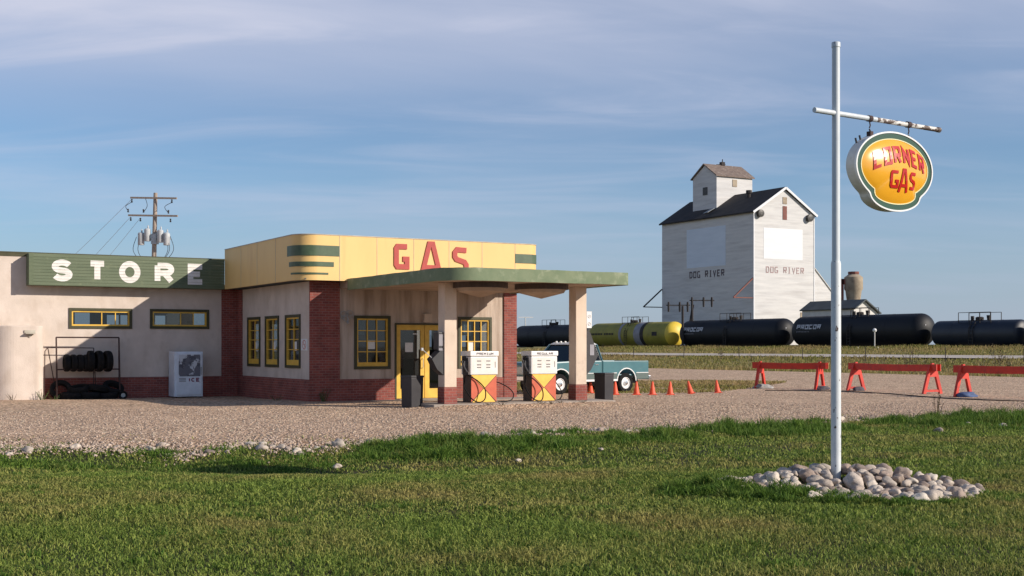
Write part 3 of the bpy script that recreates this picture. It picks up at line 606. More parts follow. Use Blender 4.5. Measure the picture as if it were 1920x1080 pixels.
def window(f, h, cols, rows, notices=(), yb=.12, curtain=None, bigleft=False, label=None):
    u0, u1, z0, z1 = h; t = .085; m = MB()
    for a, b, c, d in ((u0,u1,z0,z0+t), (u0,u1,z1-t,z1), (u0,u0+t,z0+t,z1-t), (u1-t,u1,z0+t,z1-t)): fbox(m, f, a, b, c, d, -.035, .06)
    w = m.build('window', M['green_trim'], G, label=label)
    m = MB(); s = .045; a0, a1, c0, c1 = u0+t, u1-t, z0+t, z1-t
    fbox(m, f, a0, a1, c0, c0+yb, -.005, .075); fbox(m, f, a0, a1, c1-s, c1, -.005, .075); fbox(m, f, a0, a0+s, c0+yb, c1-s, -.005, .075); fbox(m, f, a1-s, a1, c0+yb, c1-s, -.005, .075)
    ia0, ia1, ic0, ic1 = a0+s, a1-s, c0+yb, c1-s
    if bigleft: cu = [ia0+(ia1-ia0)*q for q in (.52,.77)]
    else: cu = [ia0+(ia1-ia0)*i/cols for i in range(1, cols)]
    for x in cu: fbox(m, f, x-.014, x+.014, ic0, ic1, .012, .05)
    for j in range(1, rows):
        z = ic0+(ic1-ic0)*j/rows
        if not bigleft: fbox(m, f, ia0, ia1, z-.013, z+.013, .016, .046)
    m.build('sash', M['yellow'], w)
    m = MB(); fbox(m, f, ia0-.01, ia1+.01, ic0-.01, ic1+.01, .052, .058); m.build('pane', M['glass'], w)
    for (x, z, ww, hh) in notices:
        m = MB(); fbox(m, f, x, x+ww, z, z+hh, .043, .0475); m.build('notice', M['paper'], w)
    if curtain:
        m = MB(); x0, x1, z0_, z1_ = curtain; n_ = 10
        pts = [(x0+(x1-x0)*i/n_, .16+.02*(i % 2)) for i in range(n_+1)]
        for i in range(n_):
            m.add([f(pts[i][0], z0_, pts[i][1]), f(pts[i+1][0], z0_, pts[i+1][1]), f(pts[i+1][0], z1_, pts[i+1][1]), f(pts[i][0], z1_, pts[i][1]),
                   f(pts[i][0], z0_, pts[i][1]+.01), f(pts[i+1][0], z0_, pts[i+1][1]+.01), f(pts[i+1][0], z1_, pts[i+1][1]+.01), f(pts[i][0], z1_, pts[i][1]+.01)], [(0,1,2,3),(7,6,5,4)])
        m.build('blind', M['cleanwhite'], w)
    return w
window(fF(0), W1, 3, 4, [(1.80,1.53,.25,.26)], curtain=(1.5,1.78,1.95,2.4))
window(fF(0), W2, 4, 4, [(5.19,1.47,.205,.28)], curtain=(4.95,5.35,1.95,2.4))
for h in SW: window(fS(0), h, 2, 4, [(h[0]+.45,1.48,.28,.27)], yb=.16)
SWA = (-5.46,-3.50,2.175,2.825); SWB = (-2.93,-.98,2.185,2.83)
m = MB(); wall(m, fF(6.85), -7.6, -.56, .62, 3.45, 0, .2, [shr(SWA), shr(SWB)]); m.box(-8.6, -7.6, 6.85, 7.05, .62, 4.5)
m.box(-7.6, -.56, 6.85, 7.05, 3.45, 4.40); m.box(-14, -8.6, 6.85, 7.05, zb, 4.5); m.box(-8.6, -6.6, 6.85, 7.05, zb, .62); m.build('store_wall', M['stucco'], G)
m = MB(); m.box(-14.05, -.1, 6.82, 7.10, 4.5, 4.54); m.box(-7.6,-.56,6.83,7.05,4.40,4.5); m.build('roof_flashing', M['green_trim'], G)
m = MB(); m.box(-14, -.0, 7.05, 14, 3.5, 3.6); m.build('store_roof', M['roofgrey'], G)
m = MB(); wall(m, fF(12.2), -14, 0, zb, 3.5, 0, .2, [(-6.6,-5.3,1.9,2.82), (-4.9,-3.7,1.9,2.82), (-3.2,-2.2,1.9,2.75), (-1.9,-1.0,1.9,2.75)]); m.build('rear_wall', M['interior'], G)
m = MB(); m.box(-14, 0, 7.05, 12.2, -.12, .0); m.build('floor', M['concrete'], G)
window(fF(6.85), SWA, 3, 2, yb=.05, bigleft=True); window(fF(6.85), SWB, 3, 2, yb=.05, bigleft=True)
for (a0, a1) in ((-6.6,-5.3), (-4.9,-3.7), (-3.2,-2.2), (-1.9,-1.0)):
    m = MB(); mid = (a0+a1)/2
    for q in (a0+.02, mid, a1-.02): m.box(q-.025, q+.025, 12.22, 12.28, 1.9, 2.82)
    m.box(a0+.05, mid-.03, 12.22, 12.27, 2.3, 2.35); m.box(mid+.03, a1-.05, 12.22, 12.27, 2.3, 2.35); m.build('rear_window', M['darkopen'], G)
# low curved wing wall on the left
m = MB(); poly = [(-6.353,6.84), (-6.353,5.88)]+[( -7.35+.7*math.cos(R(t)), 6.58+.7*math.sin(R(t))) for t in range(-90,-181,-10)]+[(-8.05,6.84)]
pts = [(-6.353,6.84)]+[(-6.60+.247*math.cos(R(t)), 6.10-.247*math.sin(R(t))) for t in range(0,91,10)]+[(-7.15-.75*math.sin(R(t)), 6.603-.75*math.cos(R(t))) for t in range(0,91,6)]+[(-7.9,6.84)]
m.prism(pts, lambda u, w, d: (u, w, d), zb, 2.235); m.build('wing_wall', M['stucco'], G, bevel=.03)
m = MB(); m.box(-6.94,-6.62,5.815,5.855,2.02,2.10); m.box(-6.92,-6.64,5.69,5.815,1.985,2.015); m.prism([(-6.90,1.98),(-6.66,1.98),(-6.78,1.88)], fF(5.853), -.04, -.003); m.build('wall_vent', M['flash'], G)
# fascia band
r1, r2 = .62, .45
def path(off=0.0):
    a0, b0, a1 = -.6-off, -.6-off, 7.45+off; P = [(a0, 6.34)]
    bb = 6.0
    while bb > -.6+r1+.3: P.append((a0, bb)); bb -= .3
    P += [(a0+r1-r1*math.cos(R(t)), b0+r1-r1*math.sin(R(t))) for t in range(0, 91, 6)]
    aa = -.6+r1+.2
    while aa < 7.45-r2-.35: P.append((aa, b0)); aa += .2
    P += [(a1-r2+r2*math.sin(R(t)), b0+r2-r2*math.cos(R(t))) for t in range(0, 91, 9)]
    P += [(a1, 4), (a1, 8.9)]; return P
def bandmesh(m, P, Q, z0, z1, mi=0):
    assert len(P) == len(Q); n_ = len(P); vs = []
    for p, q in zip(P, Q): vs += [(p[0],p[1],z0), (p[0],p[1],z1), (q[0],q[1],z1), (q[0],q[1],z0)]
    fs = [(0,1,2,3), (4*n_-1,4*n_-2,4*n_-3,4*n_-4)]
    for i in range(n_-1):
        a = 4*i; b = a+4; fs += [(a,b,b+1,a+1),(a+1,b+1,b+2,a+2),(a+2,b+2,b+3,a+3),(a+3,b+3,b,a)]
    m.add(vs, fs, mi)
P0 = path(); P1 = path(-.08)
m = MB(); bandmesh(m, P0, P1, 3.5, 4.80); m.build('fascia', M['yellow_panel'], G, smooth=True)
m = MB(); bandmesh(m, path(.012), path(-.11), 4.80, 4.825); m.build('fascia_cap', M['flash'], G, smooth=True)
m = MB(); m.box(-.51, 7.35, .05, 8.8, 3.52, 3.66); m.box(-.35,7.2,-.5,.05,3.52,3.56); m.box(-.5,6.9,.05,6.3,4.45,4.55); m.build('roof', M['roofgrey'], G)
m = MB()
for a in (.667, 1.835, 3.024, 4.2, 5.334, 6.504): m.box(a-.006, a+.006, -.606, -.600, 3.5, 4.80)
for b in (1.3, 3.0, 4.6): m.box(-.606, -.600, b-.006, b+.006, 3.5, 4.80)
m.build('panel_seam', M['flash'], G)
def stripe(z0, z1, bl, ar):
    Pa, Pb = path(.012), path(.0005); sel = [i for i, p in enumerate(Pa) if (p[0] < -.55 and p[1] < bl) or (p[1] < 0 and p[0] < ar and p[0] >= -.62)]
    i0, i1 = sel[0], sel[-1]; A = Pa[i0:i1+1]; B = Pb[i0:i1+1]
    A = [(A[0][0], bl)]+A+[(ar, A[-1][1])]; B = [(B[0][0], bl)]+B+[(ar, B[-1][1])]
    m = MB(); bandmesh(m, A, B, z0, z1); m.build('fascia_stripe', M['green'], G, smooth=True)
stripe(4.20,4.50,.27,.655); stripe(3.895,4.03,.11,.483); stripe(3.665,3.72,-.03,.315)
def stripe_r(z0, z1, al):
    Pa, Pb = path(.012), path(.0005); i0 = next(i for i, p in enumerate(Pa) if p[0] > al and p[1] < 0); i1 = next(i for i, p in enumerate(Pa) if p[0] > 7.4 and p[1] > 0)
    A = [(al, Pa[i0][1])]+Pa[i0:i1]+[(Pa[i1][0], .3)]; B = [(al, Pb[i0][1])]+Pb[i0:i1]+[(Pb[i1][0], .3)]
    m = MB(); bandmesh(m, A, B, z0, z1); m.build('fascia_stripe', M['green'], G, smooth=True)
stripe_r(4.205,4.49,6.504); stripe_r(3.895,4.03,6.66); stripe_r(3.665,3.72,6.8)
for ch, x, z, w, h in (('G',2.37,3.89,.50,.75), ('S',4.31,3.80,.545,.82)):
    m = MB(); letter(m, ch, x, z, w, h, .155, fF(-.6), -.03, -.001); m.build('letter', M['red'], G)
m = MB(); stroke(m, [(3.275,3.70),(3.535,4.68),(3.645,4.68),(3.905,3.70)], .15, fF(-.6), -.03, -.001); stroke(m, [(3.34,3.98),(3.84,3.98)], .13, fF(-.6), -.029, -.001); m.build('letter', M['red'], G)
# STORE sign on clapboards
sg = MB(); sg.box(-6.73,-.604,6.35,6.84,3.50,3.52); sg.box(-6.73,-.604,6.40,6.84,4.46,4.48); sg.box(-6.73,-6.70,6.40,6.84,3.52,4.46)
NB = 10; bh = .96/NB; SD = .010
for i in range(NB):
    z0 = 3.51+i*bh; z1 = z0+bh; sg.add([(-6.70,6.345,z0+.002),(-.604,6.345,z0+.002),(-.604,6.345+SD,z1),(-6.70,6.345+SD,z1),(-6.70,6.40,z0+.004),(-.604,6.40,z0+.004),(-.604,6.40,z1),(-6.70,6.40,z1)],
        [(0,1,2,3),(0,4,5,1),(3,2,6,7),(4,7,6,5),(0,3,7,4),(1,5,6,2)])
sg.box(-6.73,-6.60,6.325,6.345,3.50,4.48)
SIGN = sg.build('store_sign', M['green_siding'], G)
for ch, x, z, w, h in (('S',-6.06,3.63,.62,.68), ('T',-4.99,3.63,.60,.68), ('O',-4.02,3.63,.67,.70), ('R',-2.90,3.63,.63,.68), ('E',-1.83,3.63,.57,.68)):
    sw = .185; out = MB()
    for si, st in enumerate(ROUND[ch]):
        bmf = MB(); stroke(bmf, [(x+sw/2+u*(w-sw), z+sw/2+v*(h-sw)) for u, v in st], sw, lambda u, w_, d: (u, d, w_), 0, 0.5)
        for i in range(NB):
            z0 = 3.51+i*bh+.0045; z1 = 3.51+(i+1)*bh
            if z1 < z or z0 > z+h: continue
            me = bpy.data.meshes.new('tmp'); me.from_pydata(bmf.v, [], bmf.f); bm = bmesh.new(); bm.from_mesh(me)
            bmesh.ops.delete(bm, geom=[fc for fc in bm.faces if any(abs(v.co.y) > .01 for v in fc.verts)], context='FACES')
            for zc, nrm in ((z0,(0,0,-1)), (z1,(0,0,1))):
                bmesh.ops.bisect_plane(bm, geom=bm.verts[:]+bm.edges[:]+bm.faces[:], plane_co=(0,0,zc), plane_no=nrm, clear_outer=True)
            bm.verts.index_update(); vs = [(v.co.x, 6.345+SD*(v.co.z-(3.51+i*bh))/bh-.0035-.0016*si, v.co.z) for v in bm.verts]
            for fc in bm.faces: out.add([vs[v.index] for v in fc.verts], [tuple(range(len(fc.verts)))])
            bm.free(); bpy.data.meshes.remove(me)
    out.build('letter', M['white'], SIGN)
# canopy
def canopy_poly(off=0):
    a0, a1, b0, b1 = .90-off, 6.36+off, -7.10-off, -.615; r, r3 = .85+off, .28+off; P = [(a0, b1)]
    bb = b1-.3
    while bb > -7.1+.85+.3: P.append((a0, bb)); bb -= .3
    P += [(a0+r-r*math.cos(R(t)), b0+r-r*math.sin(R(t))) for t in range(0, 91, 9)]
    aa = .90+.85+.25
    while aa < 6.36-.28-.3: P.append((aa, b0)); aa += .25
    P += [(a1-r3+r3*math.sin(R(t)), b0+r3-r3*math.cos(R(t))) for t in range(0, 91, 15)]
    bb = -7.1+.28+.4
    while bb < b1-.1: P.append((a1, bb)); bb += .5
    P.append((a1, b1)); return P
PA, PB = canopy_poly(), canopy_poly(-.07)
m = MB(); vs = []
n_ = len(PA)
for i, (p, q) in enumerate(zip(PA, PB)):
    wv = .003*math.sin(i*1.9)+.003*math.sin(i*.7+1); dz = .002*math.sin(i*1.1)
    vs += [(p[0],p[1],3.24+dz), (p[0],p[1],3.56+wv), (q[0],q[1],3.56+wv), (q[0],q[1],3.24+dz)]
fs = [(0,1,2,3), (4*n_-1,4*n_-2,4*n_-3,4*n_-4)]
for i in range(n_-1): a = 4*i; b = a+4; fs += [(a,b,b+1,a+1),(a+1,b+1,b+2,a+2),(a+2,b+2,b+3,a+3),(a+3,b+3,b,a)]
m.add(vs, fs); CAN = m.build('canopy', M['green_canopy'], G, smooth=True)
m = MB(); m.prism(canopy_poly(-.072), lambda u, w, d: (u, w, d), 3.265, 3.50); m.build('soffit', M['soffit'], CAN)
m = MB(); m.box(.91,6.35,-.60,-.052,3.30,3.49); m.build('soffit', M['soffit'], CAN)
for (a, b) in ((2.50,-5.75), (4.35,-5.75)):
    m = MB(); m.lathe([(.72,3.12),(.72,3.27)], Matrix.Translation((a,b,0)), 32); lp = m.build('canopy_lamp', M['darkbrown'], G)
    m = MB(); m.lathe([(.001,2.88),(.22,2.935),(.60,3.03),(.66,3.118)], Matrix.Translation((a,b,0)), 10); m.build('lamp_shade', M['soffit'], lp)
for (a, b) in ((1.58,-5.50), (5.80,-5.20)):
    m = MB(); m.box(a, a+.35, b, b+.37, .55, 3.262); c_ = m.build('column', M['stucco_col'], G, bevel=.012)
    m = MB(); m.box(a-.012, a+.362, b-.012, b+.382, zb, .55); m.build('column_base', M['brick'], c_)
# door unit
f = fF(0); m = MB(); d = DR
for q in ((d[0],d[0]+.05,.03,d[3]), (d[1]-.05,d[1],.03,d[3]), (d[0]+.05,d[1]-.05,d[3]-.05,d[3])): fbox(m, f, q[0], q[1], q[2], q[3], -.04, .10)
DO = m.build('door_frame', M['green_trim'], G)
mid = (d[0]+d[1])/2
for k, (x0, x1) in enumerate(((d[0]+.05, mid-.01), (mid+.01, d[1]-.05))):
    m = MB(); ga, gb, gc, gd = x0+.15, x1-.13, .33, 2.10
    wall(m, f, x0, x1, .04, d[3]-.05, .02, .07, [(ga,gb,gc,gd)]); m.build('door', M['yellow'], DO)
    m = MB(); fbox(m, f, ga, gb, gc, gd, .04, .048); m.build('door_pane', M['glass'], DO)
m = MB(); fbox(m, f, d[0]+.36, d[0]+.62, 1.44, 1.72, .030, .036); m.build('notice', M['paper'], DO)
m = MB(); fbox(m, f, d[0]+.62, d[0]+.78, 1.97, 2.0, .030, .036); m.build('sticker', M['paper'], DO)
m = MB(); m.tube([f(mid-.08,.95,.02), f(mid-.08,.97,-.05), f(mid-.08,1.22,-.05), f(mid-.08,1.24,.02)], .012); m.build('door_handle', M['steel'], DO)
m = MB(); fbox(m, f, 2.70, 4.66, -.04, .03, -.35, .15); m.build('door_step', M['concrete'], G)
m = MB(); fbox(m, f, 3.61, 3.86, 2.34, 2.60, -.12, -.0005); m.build('utility_box', M['stucco_col'], G, bevel=.01)
m = MB(); fbox(m, fS(0), .22, .74, 1.49, 1.83, -.012, -.001); pl = m.build('sign_plate', M['cleanwhite'], G)
m = MB(); f2 = fS(0); stroke(m, [(.48+.13*math.cos(t), 1.66+.13*math.sin(t)) for t in [i*math.pi/12 for i in range(25)]], .02, f2, -.015, -.012); stroke(m, [(.40,1.57),(.56,1.75)], .02, f2, -.0155, -.012); stroke(m, [(.42,1.66),(.54,1.66)], .018, f2, -.0148, -.012); m.build('symbol', M['pumpred'], pl)
# ornamental wall lamp bracket
m = MB(); f = fF(0)
def curl(cx, cz, r, t0, t1, d=-.06): return [f(cx+r*(1-.5*i/14)*math.cos(R(t0+(t1-t0)*i/14)), cz+r*(1-.5*i/14)*math.sin(R(t0+(t1-t0)*i/14)), d) for i in range(15)]
for c_ in ((1.00,2.55,.11,0,400), (1.22,2.57,.11,180,-220), (1.10,2.42,.10,90,480), (.98,2.46,.06,20,360), (1.26,2.48,.07,0,360)): m.tube(curl(*c_), .011, 5)
m.tube([f(1.11,2.62,-.01), f(1.11,2.55,-.10), f(1.12,2.34,-.12)], .014, 6); m.lathe([(.035,0),(.05,.03),(.015,.09)], Matrix.Translation(f(1.12,2.27,-.12)), 10); m.build('wall_bracket', M['steel'], G)
# island
isl = MB(); isl.box(1.15, 6.75, -5.75, -4.45, -.2, .12); io = isl.build('pump_island', M['concrete'], None, bevel=.02, loc=(O.x, O.y, 0)); io.rotation_euler = (0,0,TH); tag(io, 'low pale concrete island under the two fuel pumps', 'kerb')
ap = MB(); ap.box(-.9, 7.2, -1.25, -.05, -.2, .012); o = ap.build('apron', M['concrete'], None, loc=(O.x, O.y, 0)); o.rotation_euler = (0,0,TH); tag(o, None, None, None, 'structure')

# ------------------------------------------------------------------ fuel pumps
def pump(name, a, b, title, label):
    x, y = Wd(a, b); T = empty(name, (x, y, .12), TH, label, 'fuel pump', 'fuel pumps on the island')
    w, dp = .76, .48
    m = MB(); m.box(0, w, 0, dp, 0, 1.20); m.build('cabinet', M['darkbrown'], T, bevel=.012)
    f = fF(0)
    for poly, mt, nm in (([(0.03,.01),(w-.03,.01),(w/2,.37)],'yellow2','lower_panel'), ([(.0,.73),(w/2,.37),(w,.73)],'yellow2','lower_panel'), ([(0,.02),(0,.71),(w/2-.02,.37)],'pumpred','lower_panel'), ([(w,.02),(w/2+.02,.37),(w,.71)],'pumpred','lower_panel')):
        m = MB(); m.prism(poly, f, -.006, -.0008); m.build(nm, M[mt], T)
    m = MB(); m.box(-.03, w+.03, -.025, dp+.02, .74, 1.215); m.build('meter_head', M['cleanwhite'], T, bevel=.015)
    f = fF(-.025)
    m = MB(); m.prism([(0,.765),(w,.765),(w,1.19),(0,1.19)], f, -.004, -.0005); fp = m.build('dial_panel', M['white'], T)
    m = MB()
    for cx in (.22, .50):
        for cz in (1.10, 1.00, .93):
            for k in range(5): m.box(cx-.06+k*.026, cx-.043+k*.026, -.0325, -.0295, cz-.014, cz+.014)
    m.box(.70,.715,-.0325,-.0295,.92,1.08); m.build('dial_digits', M['text'], fp)
    m = MB(); m.box(-.05, w+.05, -.05, dp+.03, 1.23, 1.36); hd = m.build('header', M['cleanwhite'], T, bevel=.02)
    m = MB(); word(m, title, .135, 1.262, .062, .062, .013, .012, fF(-.052), -.003, 0); m.build('header_text', M['text'], hd)
    m = MB(); m.box(0, w, 0, dp, 1.205, 1.235); m.build('neck', M['black'], T)
    # nozzle boot and hose on the left side
    m = MB(); m.box(-.08, -.001, .12, .34, .72, 1.18); m.box(-.12,-.08,.15,.30,1.05,1.22); m.tube([(-.10,.22,1.18),(-.20,.15,1.08),(-.16,.08,.92),(-.10,.04,.80)], .026, 8); m.box(-.16,-.04,.10,.2,.82,1.10); m.build('nozzle', M['black'], T)
    hp = [(-.05,.25,.72),(-.14,.12,.42),(-.12,-.10,.20),(-.02,-.22,.06),(.15,-.24,.02),(.30,-.22,.12),(.33,-.15,.36),(.18,-.07,.56),(.02,-.04,.66),(-.06,.06,.72)] if title == 'PREMIUM' else [(-.05,.25,.72),(-.14,.12,.42),(-.16,-.12,.20),(-.06,-.24,.06),(.12,-.26,.02),(.22,-.22,.14),(.22,-.15,.36),(.05,-.10,.56),(-.08,-.06,.66),(-.12,.05,.72)]
    m = MB(); m.tube(smooth_path(hp), .016, 8); m.build('hose', M['rubber'], T, smooth=True)
    hp = [(w+.03,.2,.55),(w+.18,.1,.50),(w+.40,0,.36),(w+.50,-.05,.20),(w+.42,-.08,.06),(w+.22,-.08,.02),(w+.03,-.05,.03)] if title == 'PREMIUM' else [(w+.02,.2,.6),(w+.15,.1,.40),(w+.20,0,.2),(w+.12,-.05,.06),(w+.02,-.05,.03)]
    m = MB(); m.tube(smooth_path(hp), .014, 8); m.build('hose', M['rubber'], T, smooth=True)
    return T
pump('fuel_pump', 2.517, -5.2, 'PREMIUM', 'fuel pump headed PREMIUM standing right of the near canopy column')
pump('fuel_pump', 4.38, -5.2, 'REGULAR', 'fuel pump headed REGULAR standing left of the far canopy column')
# squeegee stations hung on the columns
def service(a, b, side, label, sign):
    x, y = Wd(a, b); T = empty('towel_dispenser', (x, y, 0), TH, label, 'dispenser', 'service units hung on the canopy columns'); k = side
    if k < 0:
        m = MB(); m.box(-.16,-.002,.02,.30,1.52,1.98); T2 = m.build('housing', M['black'], T, bevel=.02)
        m = MB(); m.prism([(-.14,1.62),(-.02,1.62),(-.02,1.92),(-.14,1.92)], lambda u,w,d: (u, .02+d, w), -.006, -.001); m.prism([(-.14,1.50),(-.03,1.50),(-.03,1.56),(-.14,1.56)], lambda u,w,d: (u, .02+d, w), -.006, -.001); m.build('face_label', M['tankgrey'], T)
        m = MB(); m.add([(-.002,0,1.50),(-.10,0,1.50),(-.34,0,1.28),(-.20,0,1.02),(-.002,0,.86),(-.002,.32,1.50),(-.10,.32,1.50),(-.34,.32,1.28),(-.20,.32,1.02),(-.002,.32,.86)], [(0,1,2,3,4),(9,8,7,6,5),(0,5,6,1),(1,6,7,2),(2,7,8,3),(3,8,9,4),(4,9,5,0)]); m.build('bucket', M['black'], T)
        m = MB(); m.tube([(-.26,.1,1.28),(-.60,.02,1.52)], .009, 6); m.box(-.64,-.59,.0,.05,1.50,1.57); m.build('squeegee', M['grey_paint'], T)
        pass
    else:
        m = MB(); m.add([(.002,0,2.05),(.14,0,2.0),(.40,0,1.35),(.16,0,.95),(.002,0,.80),(.002,.34,2.05),(.14,.34,2.0),(.40,.34,1.35),(.16,.34,.95),(.002,.34,.80)], [(0,1,2,3,4),(9,8,7,6,5),(0,5,6,1),(1,6,7,2),(2,7,8,3),(3,8,9,4),(4,9,5,0)]); m.build('bucket', M['binblack'], T)
        m = MB(); m.box(.12,.26,-.012,-.001,1.36,1.66); m.build('face_label', M['tankgrey'], T)
service(1.58, -5.47, -1, 'black towel and squeegee unit on the left side of the near canopy column', 0)
service(6.165, -5.15, 1, 'black wedge shaped service unit on the right side of the far canopy column', 0)
x, y = Wd(6.165, -5.18); m = MB(); m.box(.0, .16, -.01, .0, 2.12, 2.58); o = m.build('notice_board', M['cleanwhite'], None, loc=(x, y, 0)); o.rotation_euler = (0,0,TH); tag(o, 'small white notice board above the wedge shaped unit on the far column', 'sign')
m = MB(); f = lambda u, w, d: (u, -.01+d, w)
for cz in (2.23, 2.44): stroke(m, [(.08+.045*math.cos(i*math.pi/8), cz+.045*math.sin(i*math.pi/8)) for i in range(17)], .013, f, -.003, -.0005)
stroke(m, [(.05,2.41),(.11,2.47)], .012, f, -.0037, -.0005); stroke(m, [(.05,2.2),(.11,2.26)], .012, f, -.0037, -.0005); m.build('symbol', M['tankgrey'], o)
# bins
for (x, y), lab in (((-2.60,32.8), 'black square rubbish bin on the gravel before the yellow door'), ((2.74,37.5), 'black square rubbish bin right of the far canopy column')):
    T = empty('rubbish_bin', (x, y, g1(x, y)+.01), R(46), lab, 'bin', 'black bins by the canopy'); w = .21
    m = MB(); m.add([(-w*.94,-w*.94,0),(w*.94,-w*.94,0),(w*.94,w*.94,0),(-w*.94,w*.94,0),(-w,-w,.78),(w,-w,.78),(w,w,.78),(-w,w,.78)], [(0,3,2,1),(4,5,6,7),(0,1,5,4),(1,2,6,5),(2,3,7,6),(3,0,4,7)]); m.build('body', M['binblack'], T, bevel=.02)
    m = MB(); m.box(-w-.012, w+.012, -w-.012, w+.012, .775, .83); m.build('lid', M['black'], T, bevel=.015)

# ------------------------------------------------------------------ ice freezer
x, y = Wd(-2.35, 6.02); T = empty('ice_freezer', (x, y, g1(x, y)+.01), TH, 'white outdoor ice freezer with peeling picture against the shaded store wall', 'freezer')
m = MB(); m.box(0, .93, 0, .72, .04, 1.50); m.build('cabinet', M['freezer'], T, bevel=.02)
m = MB(); m.box(.05, .88, -.04, -.001, .10, 1.44); dr = m.build('door', M['freezer'], T, bevel=.012)
m = MB(); m.box(.13, .83, -.046, -.0405, .70, 1.40); m.build('poster', M['poster'], dr)
m = MB(); f = fF(-.04); 
for ch, xx, ww in (('I',.45,.05),('C',.53,.13),('E',.69,.12)): m = MB(); letter(m, ch, xx, .52, ww, .13, .036, f, -.006, -.0005, ROUND); m.build('ice_letter', M['letterpurple'], dr)
m = MB()
m = MB(); 
for k in range(3): m.box(.14, .36, -.045, -.0405, .53+k*.045, .555+k*.045)
m.build('faded_print', M['tankgrey'], dr)
m = MB(); m.box(.84,.87,-.075,-.04,.75,1.0); m.build('handle', M['steel'], dr)
m = MB(); m.box(.04,.10,.04,.10,0,.04); m.box(.83,.89,.04,.10,0,.04); m.box(.04,.10,.6,.66,0,.04); m.box(.83,.89,.6,.66,0,.04); m.build('feet', M['black'], T)
x, y = Wd(-2.6,5.93)
# ------------------------------------------------------------------ tyre rack
x, y = Wd(-5.95, 6.05); rz = g1(x, y); T = empty('tyre_rack', (x, y, rz), TH, 'rusty steel A-frame tyre rack before the store wall', 'rack')
W_ = 1.90
for xx in (0.0, W_):
    m = MB(); m.tube([(xx,.02,0),(xx+.02,.28,1.93)], .026, 6); m.tube([(xx+.10,.56,0),(xx+.02,.28,1.93)], .026, 6); m.tube([(xx,.12,.92),(xx+.06,.46,.92)], .014, 6); m.build('end_frame', M['rust'], T)
m = MB(); m.tube([(.02,.28,1.93),(W_+.02,.28,1.93)], .026, 6); m.build('top_bar', M['rust'], T)
m = MB(); m.tube([(0,.14,.93),(W_,.14,.93)], .022, 6); m.tube([(.06,.46,.93),(W_+.06,.46,.93)], .022, 6); m.build('shelf', M['rust'], T)
x, y = Wd(-6.28, 6.35); T = empty('steel_trestle', (x, y, g1(x, y)), TH, 'low rusty steel trestle standing left of and behind the tyre rack', 'rack')
m = MB(); m.tube([(.12,.1,1.62),(1.5,.1,1.60)], .015, 6); m.tube([(.12,.1,1.62),(.0,-.12,1.50),(-.02,-.14,0)], .015, 6); m.tube([(.12,.1,1.62),(.42,.2,0)], .015, 6); m.tube([(1.5,.1,1.60),(1.45,-.1,0)], .015, 6); m.tube([(1.5,.1,1.60),(1.6,.22,0)], .015, 6); m.build('frame', M['rust'], T)
def tyre_mesh(Ro, Ri, w, nm='tyre'):
    prof = [(Ri,-w*.32),(Ri+.02,-w*.42),(Ro-.07,-w*.5),(Ro-.02,-w*.42),(Ro-.008,-w*.3),(Ro,-w*.2),(Ro-.012,-w*.19),(Ro-.012,-w*.13),(Ro,-w*.12),(Ro,-w*.03),(Ro-.012,-w*.02),(Ro-.012,w*.04),(Ro,w*.05),(Ro,w*.2),(Ro-.008,w*.3),(Ro-.02,w*.42),(Ro-.07,w*.5),(Ri+.02,w*.42),(Ri,w*.32),(Ri,-w*.32)]
    m = MB(); m.lathe(prof, None, 28, cap=False); o = m.build(nm, M['rubber'], None, smooth=True); return o
t0 = tyre_mesh(.335, .19, .21); t1 = tyre_mesh(.27, .165, .19)
first = {id(t0): True, id(t1): True}
def tyre(src, a, b, z, rot, label, cat='tyre', group='old tyres on and under the rack'):
    o = src if first.pop(id(src), None) else copy_tree(src); x, y = Wd(a, b); o.location = (x, y, z+g1(x, y)); o.rotation_euler = rot; tag(o, label, cat, group); return o
up = lambda yaw=0: (R(90), 0, TH+R(90+yaw))
for i, (a, lab) in enumerate(((-4.90,'leftmost of the three big tyres upright on the rack shelf'), (-4.65,'middle one of the three big tyres upright on the rack shelf'), (-4.38,'rightmost of the three big tyres upright on the rack shelf'))):
    tyre(t0, a, 6.32, .93+.27, up((-4,3,6)[i]), lab)
for i, (a, lab) in enumerate(((-5.62,'outermost small tyre at the left end of the rack shelf'), (-5.42,'second small tyre from the left end of the rack shelf'), (-5.22,'third small tyre from the left end of the rack shelf'), (-5.04,'small tyre on the shelf touching the big upright tyres'))):
    tyre(t1, a, 6.32, .93+.21, up((-2,2,0,3)[i]), lab)
for i, (a, b, z, rx, ry, lab) in enumerate(((-5.5,6.2,.12,2,3,'black tyre lying flat on the ground at the left foot of the rack'), (-4.95,6.15,.12,-3,2,'black tyre lying flat on the ground under the rack middle'), (-4.42,6.2,.12,2,-3,'black tyre lying flat on the ground near the right foot of the rack'),
        (-5.25,6.3,.33,8,-10,'tyre lying on top of two others under the rack, left heap'), (-4.70,6.25,.34,-6,9,'tyre lying on top of two others under the rack, right heap'), (-4.2,6.35,.36,30,10,'tyre leaning against the heap at the rack\'s right end'), (-5.78,6.4,.30,60,-10,'tyre propped against the heap at the rack\'s left end'))):
    tyre(t0, a, b, z, (R(rx), R(ry), TH), lab)
x, y = Wd(-3.98, 5.98); T = empty('small_wheel', (x, y, g1(x, y)+.13), TH, 'small wheel with silver hub leaning at the right foot of the rack', 'wheel')
m = MB(); m.lathe([(.07,-.035),(.125,-.04),(.14,0),(.125,.04),(.07,.035),(.07,-.035)], Matrix.Rotation(R(90),4,'X'), 20, cap=False); m.build('tyre', M['rubber'], T, smooth=True)
